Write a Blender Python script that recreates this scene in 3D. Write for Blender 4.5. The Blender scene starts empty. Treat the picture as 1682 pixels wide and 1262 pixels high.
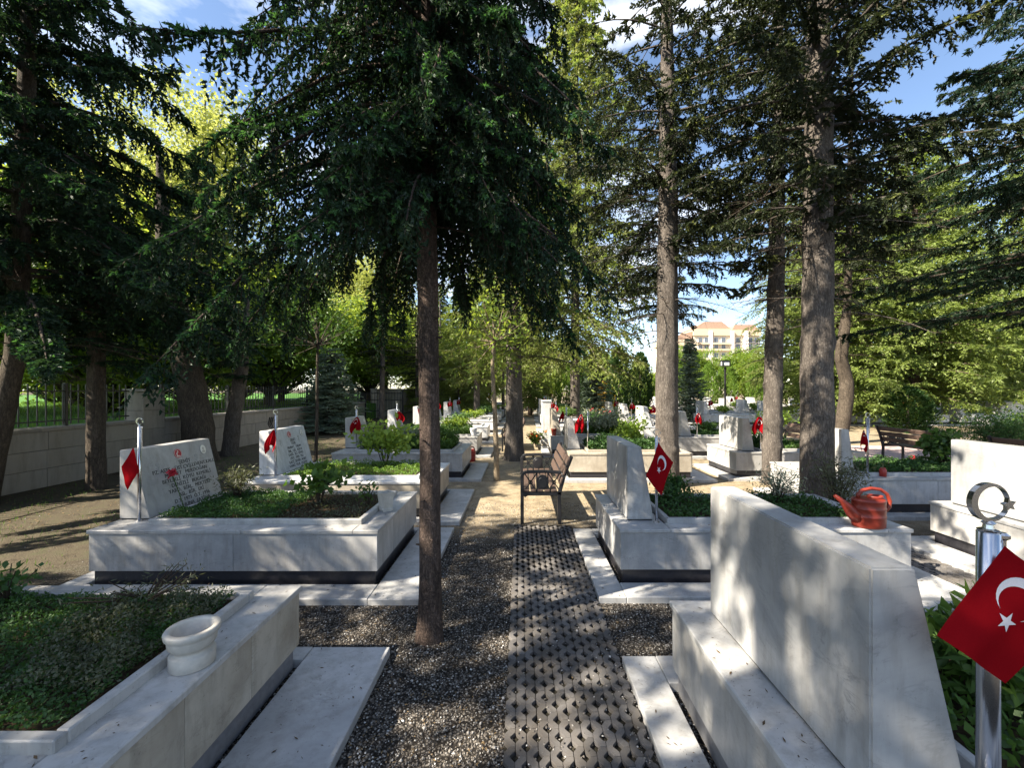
import bpy, bmesh, math, random
import numpy as np
from mathutils import Vector, Matrix

sc = bpy.context.scene
col = sc.collection
R = math.radians

# ------------------------------------------------------------------ camera, sky, sun, exposure
cam_d = bpy.data.cameras.new("camera")
cam = bpy.data.objects.new("camera", cam_d)
col.objects.link(cam)
cam.location = (0, 0, 1.65)
cam.rotation_euler = (R(90), 0, 0)
cam_d.sensor_width = 36
cam_d.lens = 700 / 1682 * 36
cam_d.shift_x = -14 / 1682
cam_d.shift_y = 9 / 1682
cam_d.clip_start = 0.05
cam_d.clip_end = 2000
sc.camera = cam

SUN_DIR = Vector((1.0, 0.45, -0.95)).normalized()      # the way the light travels
sun_d = bpy.data.lights.new("sun", 'SUN')
sun_d.energy = 5.0
sun_d.angle = R(0.5)
sun_d.color = (1.0, 0.90, 0.74)
sun = bpy.data.objects.new("sun", sun_d)
col.objects.link(sun)
sun.rotation_euler = SUN_DIR.to_track_quat('-Z', 'Y').to_euler()
sun.location = (-20, -6, 20)

world = bpy.data.worlds.new("World")
sc.world = world
world.use_nodes = True
wn, wl = world.node_tree.nodes, world.node_tree.links
wn.clear()
w_out = wn.new('ShaderNodeOutputWorld')
w_bg = wn.new('ShaderNodeBackground')
w_bg.inputs['Strength'].default_value = 0.08
sky = wn.new('ShaderNodeTexSky')
sky.sky_type = 'NISHITA'
sky.sun_disc = False
elev = math.asin(-SUN_DIR.z)
sky.sun_elevation = elev
sky.sun_rotation = math.atan2(-SUN_DIR.x, -SUN_DIR.y)
sky.altitude = 850
sky.dust_density = 0.6
w_tc = wn.new('ShaderNodeTexCoord')
w_map = wn.new('ShaderNodeMapping')
w_map.inputs['Scale'].default_value = (1.0, 1.0, 2.6)
w_map.inputs['Location'].default_value = (0.0, 0.0, 0.0)
w_noise = wn.new('ShaderNodeTexNoise')
w_noise.inputs['Scale'].default_value = 2.3
w_noise.inputs['Detail'].default_value = 7
w_noise.inputs['Roughness'].default_value = 0.58
w_ramp = wn.new('ShaderNodeValToRGB')
w_ramp.color_ramp.elements[0].position = 0.50
w_ramp.color_ramp.elements[1].position = 0.69
w_mix = wn.new('ShaderNodeMix')
w_mix.data_type = 'RGBA'
w_mix.inputs['B'].default_value = (6.0, 6.2, 6.5, 1)
wl.new(w_tc.outputs['Generated'], w_map.inputs['Vector'])
wl.new(w_map.outputs['Vector'], w_noise.inputs['Vector'])
wl.new(w_noise.outputs['Fac'], w_ramp.inputs['Fac'])
wl.new(w_ramp.outputs['Color'], w_mix.inputs['Factor'])
wl.new(sky.outputs['Color'], w_mix.inputs['A'])
wl.new(w_mix.outputs['Result'], w_bg.inputs['Color'])
wl.new(w_bg.outputs['Background'], w_out.inputs['Surface'])

sc.view_settings.view_transform = 'Standard'
sc.view_settings.look = 'None'
sc.view_settings.gamma = 1
sc.view_settings.use_curve_mapping = False
sc.view_settings.exposure = 1.88
sc.render.engine = 'CYCLES'
sc.cycles.max_bounces = 6
sc.cycles.diffuse_bounces = 4
sc.cycles.transparent_max_bounces = 4
sc.cycles.use_denoising = True

# ------------------------------------------------------------------ materials
class NT:
    def __init__(self, name):
        self.m = bpy.data.materials.new(name)
        self.m.use_nodes = True
        self.t = self.m.node_tree
        self.t.nodes.clear()
        self.out = self.t.nodes.new('ShaderNodeOutputMaterial')
    def n(self, kind, **kw):
        nd = self.t.nodes.new('ShaderNode' + kind)
        for k, v in kw.items():
            if hasattr(nd, k):
                setattr(nd, k, v)
            else:
                nd.inputs[k.replace('_', ' ')].default_value = v
        return nd
    def l(self, a, b):
        self.t.links.new(a, b)
    def ramp(self, src, stops):
        r = self.n('ValToRGB')
        els = r.color_ramp.elements
        while len(els) < len(stops):
            els.new(0.5)
        for e, (p, c) in zip(els, stops):
            e.position = p
            e.color = c if len(c) == 4 else (*c, 1)
        self.l(src, r.inputs['Fac'])
        return r.outputs['Color']
    def mix(self, fac, a, b, mode='MIX'):
        m = self.n('Mix', data_type='RGBA', blend_type=mode)
        for v, s in ((fac, 'Factor'), (a, 'A'), (b, 'B')):
            if isinstance(v, (int, float)):
                m.inputs[s].default_value = v
            elif isinstance(v, tuple):
                m.inputs[s].default_value = (*v, 1) if len(v) == 3 else v
            else:
                self.l(v, m.inputs[s])
        return m.outputs['Result']
    def noise(self, vec, scale, detail=4, rough=0.55, dist=0.0):
        n = self.n('TexNoise')
        n.inputs['Scale'].default_value = scale
        n.inputs['Detail'].default_value = detail
        n.inputs['Roughness'].default_value = rough
        n.inputs['Distortion'].default_value = dist
        if vec is not None:
            self.l(vec, n.inputs['Vector'])
        return n.outputs['Fac']
    def voro(self, vec, scale, feature='F1'):
        n = self.n('TexVoronoi', feature=feature)
        n.inputs['Scale'].default_value = scale
        if vec is not None:
            self.l(vec, n.inputs['Vector'])
        return n
    def coords(self, scale=(1, 1, 1), rnd=True, world_space=False):
        tc = self.n('TexCoord')
        mp = self.n('Mapping')
        mp.inputs['Scale'].default_value = scale
        if world_space:
            g = self.n('NewGeometry')
            self.l(g.outputs['Position'], mp.inputs['Vector'])
            return mp.outputs['Vector']
        if rnd:
            oi = self.n('ObjectInfo')
            mu = self.n('VectorMath', operation='MULTIPLY_ADD')
            cmb = self.n('CombineXYZ')
            for s in 'XYZ':
                self.l(oi.outputs['Random'], cmb.inputs[s])
            self.l(cmb.outputs[0], mu.inputs[0])
            mu.inputs[1].default_value = (37, 53, 71)
            self.l(tc.outputs['Object'], mu.inputs[2])
            self.l(mu.outputs[0], mp.inputs['Vector'])
        else:
            self.l(tc.outputs['Object'], mp.inputs['Vector'])
        return mp.outputs['Vector']
    def bump(self, h, strength=0.3, dist=0.01):
        b = self.n('Bump')
        b.inputs['Strength'].default_value = strength
        b.inputs['Distance'].default_value = dist
        self.l(h, b.inputs['Height'])
        return b.outputs['Normal']
    def bsdf(self, color, rough=0.5, metal=0.0, normal=None, spec=0.5):
        p = self.n('BsdfPrincipled')
        p.inputs['Metallic'].default_value = metal
        p.inputs['Specular IOR Level'].default_value = spec
        for v, s in ((color, 'Base Color'), (rough, 'Roughness')):
            if isinstance(v, (int, float)):
                p.inputs[s].default_value = v
            elif isinstance(v, tuple):
                p.inputs[s].default_value = (*v, 1)
            else:
                self.l(v, p.inputs[s])
        if normal is not None:
            self.l(normal, p.inputs['Normal'])
        self.l(p.outputs[0], self.out.inputs['Surface'])
        return self.m

def m_plain(name, c, rough=0.5, metal=0.0, var=0.12, scale=12, spec=0.5):
    k = NT(name)
    f = k.noise(k.coords(), scale, 5, 0.6)
    cc = k.ramp(f, [(0.3, tuple(x * (1 - var) for x in c)), (0.7, tuple(min(1, x * (1 + var)) for x in c))])
    return k.bsdf(cc, rough, metal, spec=spec)

def m_marble(name, base, vein, speck=0.5, rough=0.38):
    k = NT(name)
    v = k.coords()
    vs = k.coords((0.8, 1.1, 2.4))
    cloud = k.noise(v, 2.6, 6, 0.62, 0.8)
    veins = k.noise(vs, 3.4, 8, 0.66, 2.2)
    c = k.ramp(cloud, [(0.3, vein), (0.62, base)])
    vm = k.ramp(veins, [(0.46, (0, 0, 0)), (0.5, (1, 1, 1)), (0.54, (0, 0, 0))])
    fine = k.noise(k.coords((1, 1, 1)), 9, 4)
    vmf = k.mix(1.0, vm, k.ramp(fine, [(0.45, (0, 0, 0)), (0.7, (0.55, 0.55, 0.55))]), 'MULTIPLY')
    c = k.mix(vmf, c, tuple(x * 0.55 for x in vein))
    dirt = k.noise(k.coords((6, 6, 1.1)), 2.2, 6, 0.7)
    c = k.mix(k.ramp(dirt, [(0.46, (0, 0, 0)), (0.76, (0.6, 0.6, 0.6))]), c, (0.19, 0.17, 0.135))
    blot = k.noise(v, 1.15, 5, 0.65)
    c = k.mix(k.ramp(blot, [(0.42, (0, 0, 0)), (0.66, (0.5, 0.5, 0.5))]), c, tuple(x * 0.62 for x in vein))
    sp = k.noise(v, 75, 3, 0.6)
    c = k.mix(k.ramp(sp, [(0.66, (0, 0, 0)), (0.72, (speck, speck, speck))]), c, (0.10, 0.085, 0.07))
    return k.bsdf(c, k.ramp(cloud, [(0.2, (rough + .12,) * 3), (0.8, (rough - .06,) * 3)]), spec=0.4)

def m_bark(name, dark, light, zs=0.32, scale=26, crack=0.6):
    k = NT(name)
    v = k.coords((1, 1, zs))
    nz = k.n('TexNoise')
    nz.inputs['Scale'].default_value = 14
    nz.inputs['Detail'].default_value = 6
    nz.inputs['Roughness'].default_value = 0.65
    k.l(v, nz.inputs['Vector'])
    mv = k.n('VectorMath', operation='MULTIPLY_ADD')
    k.l(nz.outputs['Color'], mv.inputs[0])
    mv.inputs[1].default_value = (0.11, 0.11, 0.11)
    k.l(v, mv.inputs[2])
    vo = k.voro(mv.outputs[0], scale * 1.7, 'DISTANCE_TO_EDGE')
    plates = k.voro(mv.outputs[0], scale * 1.7)
    fine = k.noise(k.coords((1, 1, 0.45)), 95, 6, 0.75)
    ridge = k.noise(k.coords((1, 1, 0.16)), 42, 5, 0.7, 0.6)
    big = k.noise(k.coords((1, 1, 0.6)), 4, 4, 0.65)
    sep = k.n('SeparateColor')
    k.l(plates.outputs['Color'], sep.inputs[0])
    c = k.mix(sep.outputs[0], dark, light)
    c = k.mix(k.ramp(fine, [(0.3, (0, 0, 0)), (0.75, (0.8, 0.8, 0.8))]), c, tuple((a + b) / 2.2 for a, b in zip(dark, light)))
    c = k.mix(k.ramp(ridge, [(0.42, (0.85, 0.85, 0.85)), (0.58, (0, 0, 0))]), c, dark)
    c = k.mix(k.ramp(big, [(0.35, (0, 0, 0)), (0.7, (0.45, 0.45, 0.45))]), c, tuple(x * 1.2 for x in light))
    edge = k.ramp(vo.outputs['Distance'], [(0.0, (0, 0, 0)), (0.14, (1, 1, 1))])
    c = k.mix(edge, k.mix(0.45, tuple(x * (1 - crack) for x in dark), c), c)
    h = k.mix(0.5, k.mix(0.5, edge, ridge), fine)
    return k.bsdf(c, 0.9, normal=k.bump(h, 0.9, 0.02), spec=0.2)

def m_leaf(name, c0, c1, trans=0.35, rough=0.5, tcol=None, gloss=0.025):
    k = NT(name)
    g = k.n('NewGeometry')
    col_ = k.ramp(g.outputs['Random Per Island'], [(0.0, c0), (1.0, c1)])
    big = k.noise(k.coords(), 1.3, 3)
    col_ = k.mix(k.ramp(big, [(0.35, (0, 0, 0)), (0.7, (0.5, 0.5, 0.5))]), col_, c1)
    d = k.n('BsdfDiffuse')
    t = k.n('BsdfTranslucent')
    gl = k.n('BsdfGlossy')
    gl.inputs['Roughness'].default_value = rough
    k.l(col_, d.inputs['Color'])
    if tcol is None:
        tcol = (c1[0] * 1.5, c1[1] * 1.5, c1[2] * 0.8)
    t.inputs['Color'].default_value = (*tcol, 1)
    m1 = k.n('MixShader')
    m1.inputs[0].default_value = trans
    k.l(d.outputs[0], m1.inputs[1])
    k.l(t.outputs[0], m1.inputs[2])
    m2 = k.n('MixShader')
    m2.inputs[0].default_value = gloss
    k.l(m1.outputs[0], m2.inputs[1])
    k.l(gl.outputs[0], m2.inputs[2])
    k.l(m2.outputs[0], k.out.inputs['Surface'])
    return k.m

def m_ground():
    k = NT('ground_soil')
    v = k.coords(world_space=True)
    g = k.n('NewGeometry')
    sep = k.n('SeparateXYZ')
    k.l(g.outputs['Position'], sep.inputs[0])
    big = k.noise(v, 0.8, 5, 0.6)
    mid = k.noise(v, 5, 6, 0.7)
    fine = k.noise(v, 60, 4, 0.75)
    peb = k.voro(v, 70)
    peb2 = k.voro(v, 38)
    pc = k.ramp(peb.outputs['Color'], [(0.1, (0.04, 0.034, 0.028)), (0.5, (0.13, 0.113, 0.095)), (0.86, (0.24, 0.215, 0.185)), (1.0, (0.50, 0.47, 0.43))])
    edge = k.ramp(peb.outputs['Distance'], [(0.25, (1, 1, 1)), (0.55, (0.15, 0.15, 0.15))])
    gravel = k.mix(1.0, pc, edge, 'MULTIPLY')
    sand = k.ramp(mid, [(0.3, (0.18, 0.142, 0.097)), (0.52, (0.33, 0.27, 0.18)), (0.75, (0.43, 0.37, 0.27))])
    sand = k.mix(k.ramp(fine, [(0.4, (0, 0, 0)), (0.75, (0.75, 0.75, 0.75))]), sand, (0.10, 0.075, 0.05))
    # the gravel of the near aisle gives way to sandy litter further on
    ad = k.n('Math', operation='MULTIPLY_ADD')
    k.l(big, ad.inputs[0]); ad.inputs[1].default_value = 2.2
    k.l(sep.outputs['Y'], ad.inputs[2])
    mr = k.n('MapRange')
    mr.inputs['From Min'].default_value = 5.7
    mr.inputs['From Max'].default_value = 6.7
    k.l(ad.outputs[0], mr.inputs['Value'])
    c = k.mix(mr.outputs['Result'], gravel, sand)
    # dry grassy litter by the wall
    mr2 = k.n('MapRange')
    mr2.inputs['From Min'].default_value = -3.6
    mr2.inputs['From Max'].default_value = -4.4
    k.l(sep.outputs['X'], mr2.inputs['Value'])
    lit = k.ramp(mid, [(0.3, (0.035, 0.028, 0.019)), (0.5, (0.085, 0.07, 0.048)), (0.7, (0.065, 0.07, 0.035))])
    lit = k.mix(k.ramp(fine, [(0.45, (0, 0, 0)), (0.7, (0.7, 0.7, 0.7))]), lit, (0.05, 0.04, 0.025))
    c = k.mix(mr2.outputs['Result'], c, lit)
    h = k.mix(0.5, edge, fine)
    return k.bsdf(c, 0.95, normal=k.bump(h, 0.7, 0.012), spec=0.15)

M = {}
M['marble'] = m_marble('white_marble', (0.49, 0.475, 0.455), (0.33, 0.33, 0.325))
M['marble_grey'] = m_marble('grey_marble', (0.45, 0.445, 0.44), (0.26, 0.27, 0.28), 0.25)
M['marble_warm'] = m_marble('warm_marble', (0.50, 0.45, 0.37), (0.36, 0.31, 0.24), 0.5)
M['slab'] = m_marble('slab_marble', (0.51, 0.505, 0.50), (0.35, 0.355, 0.36), 0.75, 0.42)
M['white'] = m_marble('bright_marble', (0.66, 0.66, 0.655), (0.52, 0.525, 0.53), 0.2)
M['black_stone'] = m_plain('black_granite', (0.022, 0.021, 0.025), 0.3, var=0.3, scale=40)
M['grey_stone'] = m_plain('grey_granite', (0.16, 0.16, 0.17), 0.45, var=0.2, scale=30)
M['soil'] = m_plain('planter_soil', (0.045, 0.032, 0.02), 0.95, var=0.5, scale=40, spec=0.1)
M['joint'] = m_plain('dark_joint', (0.03, 0.03, 0.03), 0.9, var=0.2)
M['ground'] = m_ground()
M['lawn'] = m_plain('lawn_soil', (0.07, 0.16, 0.03), 0.9, var=0.35, scale=8, spec=0.1)
def m_paver():
    k = NT('paver_concrete')
    oi = k.n('ObjectInfo'); g = k.n('NewGeometry')
    a = k.n('Math', operation='ADD'); fr = k.n('Math', operation='FRACT')
    k.l(oi.outputs['Random'], a.inputs[0]); k.l(g.outputs['Random Per Island'], a.inputs[1]); k.l(a.outputs[0], fr.inputs[0])
    c = k.ramp(fr.outputs[0], [(0, (0.095, 0.09, 0.087)), (0.6, (0.135, 0.128, 0.125)), (1, (0.175, 0.165, 0.158))])
    v = k.coords(world_space=True)
    dirt = k.noise(v, 3.2, 6, 0.7)
    c = k.mix(k.ramp(dirt, [(0.45, (0, 0, 0)), (0.7, (0.75, 0.75, 0.75))]), c, (0.085, 0.067, 0.045))
    f = k.noise(v, 180, 4, 0.7)
    c = k.mix(k.ramp(f, [(0.35, (0, 0, 0)), (0.75, (0.6, 0.6, 0.6))]), c, (0.08, 0.072, 0.066))
    return k.bsdf(c, 0.9, normal=k.bump(f, 0.5, 0.004), spec=0.2)
M['paver'] = m_paver()
M['bed'] = m_plain('dark_bed', (0.03, 0.027, 0.02), 0.95, var=0.5, scale=30, spec=0.1)
M['pink'] = m_plain('pink_paving', (0.42, 0.31, 0.29), 0.85, var=0.18, scale=14)
M['wall'] = None
def m_wall():
    k = NT('wall_stone')
    v = k.coords()
    oi = k.n('ObjectInfo')
    base = k.ramp(oi.outputs['Random'], [(0, (0.23, 0.205, 0.172)), (0.5, (0.32, 0.288, 0.245)), (1, (0.27, 0.24, 0.20))])
    f = k.noise(v, 9, 7, 0.7)
    c = k.mix(k.ramp(f, [(0.35, (0.0, 0, 0)), (0.75, (0.5, 0.5, 0.5))]), base, (0.36, 0.33, 0.28))
    st = k.noise(k.coords((4, 4, 0.7)), 1.6, 5, 0.7)
    c = k.mix(k.ramp(st, [(0.48, (0, 0, 0)), (0.8, (0.65, 0.65, 0.65))]), c, (0.13, 0.115, 0.095))
    return k.bsdf(c, 0.85, normal=k.bump(f, 0.35, 0.01), spec=0.25)
M['wall'] = m_wall()
M['bark_red'] = m_bark('spruce_bark', (0.040, 0.029, 0.024), (0.175, 0.125, 0.10), 0.45, 40)
M['bark'] = m_bark('pine_bark', (0.06, 0.05, 0.043), (0.205, 0.178, 0.155), 0.30, 30)
M['bark_dark'] = m_bark('dark_bark', (0.045, 0.036, 0.028), (0.13, 0.105, 0.08), 0.25, 22)
M['bark_pale'] = m_bark('pale_bark', (0.18, 0.14, 0.09), (0.42, 0.34, 0.24), 0.5, 30)
M['twig'] = m_plain('twig_wood', (0.05, 0.037, 0.027), 0.9, var=0.3, spec=0.1)
M['needle_dark'] = m_leaf('spruce_needles', (0.010, 0.025, 0.014), (0.024, 0.052, 0.025), 0.2)
M['needle_new'] = m_leaf('young_spruce_needles', (0.03, 0.085, 0.03), (0.06, 0.15, 0.05), 0.3)
M['needle_pine'] = m_leaf('pine_needles', (0.014, 0.023, 0.011), (0.036, 0.048, 0.02), 0.2)
M['needle_olive'] = m_leaf('olive_needles', (0.09, 0.112, 0.04), (0.215, 0.24, 0.085), 0.33)
M['needle_lit'] = m_leaf('sunlit_needles', (0.10, 0.145, 0.035), (0.23, 0.29, 0.075), 0.35)  # sunlight on the far conifers put into a lighter needle colour
M['needle_blue'] = m_leaf('blue_needles', (0.08, 0.12, 0.09), (0.20, 0.26, 0.20), 0.2)
M['leaf'] = m_leaf('broad_leaves', (0.06, 0.12, 0.018), (0.14, 0.22, 0.03), 0.45, tcol=(0.42, 0.52, 0.06))
M['leaf_yellow'] = m_leaf('yellow_green_leaves', (0.13, 0.17, 0.025), (0.27, 0.29, 0.05), 0.45, tcol=(0.52, 0.56, 0.13))
M['thuja'] = m_leaf('thuja_leaves', (0.075, 0.14, 0.02), (0.14, 0.23, 0.035), 0.3)
M['thuja_dark'] = m_leaf('dark_thuja_leaves', (0.018, 0.045, 0.012), (0.04, 0.085, 0.022), 0.25)
M['orange_leaf'] = m_leaf('orange_leaves', (0.30, 0.15, 0.02), (0.42, 0.30, 0.04), 0.3)
M['cover'] = m_leaf('ground_cover_leaves', (0.022, 0.055, 0.016), (0.055, 0.12, 0.03), 0.25)
M['cover_grey'] = m_leaf('grey_cover_leaves', (0.05, 0.055, 0.035), (0.10, 0.11, 0.065), 0.25)
M['shrub'] = m_leaf('shrub_leaves', (0.03, 0.07, 0.018), (0.08, 0.15, 0.03), 0.3)
M['fresh'] = m_leaf('fresh_leaves', (0.10, 0.19, 0.025), (0.22, 0.32, 0.05), 0.45, tcol=(0.35, 0.45, 0.06))
M['silver'] = m_leaf('silver_leaves', (0.12, 0.15, 0.11), (0.25, 0.28, 0.2), 0.25)
M['grass'] = m_leaf('grass_blades', (0.06, 0.12, 0.02), (0.14, 0.24, 0.04), 0.35)
M['dry'] = m_leaf('dry_litter', (0.10, 0.065, 0.03), (0.27, 0.19, 0.10), 0.1)
M['steel'] = m_plain('stainless_steel', (0.62, 0.62, 0.63), 0.22, 1.0, 0.05)
M['iron'] = m_plain('black_iron', (0.012, 0.012, 0.014), 0.45, var=0.3, scale=30)
def m_cloth(name, c):
    k = NT(name)
    f = k.noise(k.coords(), 300, 3)
    cc = k.ramp(f, [(0.3, tuple(x * 0.88 for x in c)), (0.7, c)])
    d = k.n('BsdfDiffuse'); t = k.n('BsdfTranslucent'); mx = k.n('MixShader')
    k.l(cc, d.inputs['Color']); k.l(cc, t.inputs['Color'])
    mx.inputs[0].default_value = 0.28
    k.l(d.outputs[0], mx.inputs[1]); k.l(t.outputs[0], mx.inputs[2])
    k.l(mx.outputs[0], k.out.inputs['Surface'])
    return k.m
M['red_cloth'] = m_cloth('red_cloth', (0.27, 0.006, 0.010))
M['white_cloth'] = m_cloth('white_cloth', (0.80, 0.78, 0.80))
M['black_cloth'] = m_cloth('black_cloth', (0.02, 0.02, 0.022))
M['ink'] = m_plain('black_ink', (0.02, 0.02, 0.02), 0.6)
M['red_ink'] = m_plain('red_ink', (0.42, 0.03, 0.04), 0.5)
M['cream_ink'] = m_plain('cream_ink', (0.72, 0.70, 0.62), 0.4)
M['grey_ink'] = m_plain('grey_ink', (0.34, 0.34, 0.33), 0.5)
M['wood'] = m_plain('bench_wood', (0.085, 0.055, 0.042), 0.6, var=0.35, scale=30)
M['plastic'] = m_plain('orange_plastic', (0.20, 0.026, 0.014), 0.42, var=0.06, spec=0.4)
M['red_plastic'] = m_plain('red_plastic', (0.36, 0.03, 0.02), 0.4, var=0.06)
M['stone_vase'] = m_plain('stone_vase', (0.46, 0.43, 0.38), 0.55, var=0.14, scale=20)
M['facade'] = m_plain('yellow_plaster', (0.52, 0.47, 0.38), 0.8, var=0.05)
M['facade_band'] = m_plain('orange_plaster', (0.52, 0.42, 0.30), 0.8, var=0.06)
M['facade_white'] = m_plain('white_plaster', (0.75, 0.70, 0.66), 0.8, var=0.05)
M['roof_tile'] = m_plain('roof_tiles', (0.33, 0.22, 0.16), 0.8, var=0.2, scale=3)
M['glass'] = m_plain('window_glass', (0.10, 0.12, 0.15), 0.08, var=0.2, scale=0.5)
M['lamp_glass'] = m_plain('lamp_glass', (0.75, 0.76, 0.78), 0.2)
M['red_petal'] = m_plain('red_petals', (0.50, 0.02, 0.04), 0.6)
M['orange_petal'] = m_plain('orange_petals', (0.75, 0.16, 0.03), 0.6)

# ------------------------------------------------------------------ mesh helpers
class MB:
    def __init__(self):
        self.v, self.f, self.mi = [], [], []
    def add(self, vs, fs, mi=0):
        o = len(self.v)
        self.v += [tuple(p) for p in vs]
        self.f += [tuple(i + o for i in f) for f in fs]
        self.mi += [mi] * len(fs)
    def box(self, a, b, mi=0):
        x0, y0, z0 = a; x1, y1, z1 = b
        self.add([(x0, y0, z0), (x1, y0, z0), (x1, y1, z0), (x0, y1, z0), (x0, y0, z1), (x1, y0, z1), (x1, y1, z1), (x0, y1, z1)],
                 [(3, 2, 1, 0), (4, 5, 6, 7), (0, 1, 5, 4), (1, 2, 6, 5), (2, 3, 7, 6), (3, 0, 4, 7)], mi)
    def prism(self, poly, axis, a, b, mi=0):
        n = len(poly)
        def P(p, t):
            return {'x': (t, p[0], p[1]), 'y': (p[0], t, p[1]), 'z': (p[0], p[1], t)}[axis]
        vs = [P(p, a) for p in poly] + [P(p, b) for p in poly]
        fs = [tuple(range(n)), tuple(range(2 * n - 1, n - 1, -1))]
        fs += [(i, n + i, n + (i + 1) % n, (i + 1) % n) for i in range(n)]
        self.add(vs, fs, mi)
    def tube(self, pts, rad, sides=8, mi=0, cap=True):
        pts = [Vector(p) for p in pts]
        if not hasattr(rad, '__len__'):
            rad = [rad] * len(pts)
        vs, fs = [], []
        ref = None
        for i, p in enumerate(pts):
            t = (pts[min(i + 1, len(pts) - 1)] - pts[max(i - 1, 0)]).normalized()
            if ref is None:
                ref = t.orthogonal().normalized()
            ref = (ref - t * ref.dot(t)).normalized()
            b = t.cross(ref)
            for s in range(sides):
                a = 2 * math.pi * s / sides
                vs.append(p + (ref * math.cos(a) + b * math.sin(a)) * rad[i])
        for i in range(len(pts) - 1):
            for s in range(sides):
                s2 = (s + 1) % sides
                fs.append((i * sides + s, i * sides + s2, (i + 1) * sides + s2, (i + 1) * sides + s))
        if cap:
            fs.append(tuple(range(sides - 1, -1, -1)))
            fs.append(tuple(range((len(pts) - 1) * sides, len(pts) * sides)))
        self.add(vs, fs, mi)
    def lathe(self, prof, sides=24, sx=1, sy=1, c=(0, 0), mi=0):
        vs, fs = [], []
        for r, z in prof:
            for s in range(sides):
                a = 2 * math.pi * s / sides
                vs.append((c[0] + r * sx * math.cos(a), c[1] + r * sy * math.sin(a), z))
        for i in range(len(prof) - 1):
            for s in range(sides):
                s2 = (s + 1) % sides
                fs.append((i * sides + s, i * sides + s2, (i + 1) * sides + s2, (i + 1) * sides + s))
        fs.append(tuple(range(sides - 1, -1, -1)))
        fs.append(tuple(range((len(prof) - 1) * sides, len(prof) * sides)))
        self.add(vs, fs, mi)
    def mesh(self, name, mats, bevel=0.0, smooth=False, seg=1):
        me = bpy.data.meshes.new(name)
        me.from_pydata(self.v, [], self.f)
        for m in (mats if isinstance(mats, (list, tuple)) else [mats]):
            me.materials.append(m)
        if any(self.mi):
            me.polygons.foreach_set('material_index', self.mi)
        bm = bmesh.new()
        bm.from_mesh(me)
        bmesh.ops.recalc_face_normals(bm, faces=bm.faces[:])
        if bevel:
            bmesh.ops.bevel(bm, geom=[e for e in bm.edges if e.calc_length() > bevel * 3], offset=bevel, segments=seg, affect='EDGES', clamp_overlap=True)
        bm.to_mesh(me)
        bm.free()
        if smooth:
            me.polygons.foreach_set('use_smooth', [True] * len(me.polygons))
        me.update()
        return me

def link(name, me, parent=None, loc=None, label=None):
    o = bpy.data.objects.new(name, me)
    col.objects.link(o)
    if parent:
        o.parent = parent
    if loc:
        o.location = loc
    if label:
        o['label'] = label
    return o
def obj(name, mb, mats, parent=None, bevel=0.0, smooth=False, loc=None, label=None, seg=1):
    return link(name, mb.mesh(name, mats, bevel, smooth, seg), parent, loc, label)
def tag(o, label=None, cat=None, group=None, kind=None):
    for k_, v_ in (('label', label), ('category', cat), ('group', group), ('kind', kind)):
        if v_:
            o[k_] = v_
    return o
def thing(name, label, cat, loc=(0, 0, 0), rz=0, group=None):
    o = bpy.data.objects.new(name, None)
    col.objects.link(o)
    o.location = loc
    o.rotation_euler = (0, 0, rz)
    o.empty_display_size = 0.1
    return tag(o, label, cat, group)
def copy_tree(o, parent=None):
    c = o.copy()
    col.objects.link(c)
    if parent:
        c.parent = parent
    for ch in list(o.children):
        copy_tree(ch, c)
    return c
def np_mesh(name, verts, tris, mats, mi=None, smooth=False):
    me = bpy.data.meshes.new(name)
    nv, nt = len(verts), len(tris)
    me.vertices.add(nv)
    me.vertices.foreach_set('co', np.ascontiguousarray(verts, dtype=np.float32).ravel())
    me.loops.add(nt * 3)
    me.loops.foreach_set('vertex_index', np.ascontiguousarray(tris, dtype=np.int32).ravel())
    me.polygons.add(nt)
    me.polygons.foreach_set('loop_start', np.arange(0, nt * 3, 3, dtype=np.int32))
    me.polygons.foreach_set('loop_total', np.full(nt, 3, dtype=np.int32))
    for m in mats:
        me.materials.append(m)
    if mi is not None:
        me.polygons.foreach_set('material_index', np.asarray(mi, dtype=np.int32))
    me.update(calc_edges=True)
    me.validate()
    if smooth:
        me.polygons.foreach_set('use_smooth', [True] * nt)
    return me
ORD = ['first', 'second', 'third', 'fourth', 'fifth', 'sixth', 'seventh', 'eighth', 'ninth', 'tenth', 'eleventh', 'twelfth', 'thirteenth',
       'fourteenth', 'fifteenth', 'sixteenth', 'seventeenth', 'eighteenth']

# ------------------------------------------------------------------ ground and paths
def sheet(name, x0, y0, x1, y1, z, mat, nx=1, ny=1):
    vs, fs = [], []
    for j in range(ny + 1):
        for i in range(nx + 1):
            vs.append((x0 + (x1 - x0) * i / nx, y0 + (y1 - y0) * j / ny, z))
    for j in range(ny):
        for i in range(nx):
            a = j * (nx + 1) + i
            fs.append((a, a + 1, a + nx + 2, a + nx + 1))
    me = bpy.data.meshes.new(name)
    me.from_pydata(vs, [], fs)
    me.materials.append(mat)
    o = bpy.data.objects.new(name, me)
    col.objects.link(o)
    o['kind'] = 'structure'
    return o
sheet('ground', -500, -300, 500, 900, 0.0, M['ground'])
pv = sheet('paved_path', 6.9, 7.4, 26, 12.5, 0.004, M['pink'])
lawn = MB()
lawn.box((-70, -12, 0.0), (-8.35, 90, 0.86))
tag(obj('lawn', lawn, M['lawn']), kind='structure')

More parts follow.
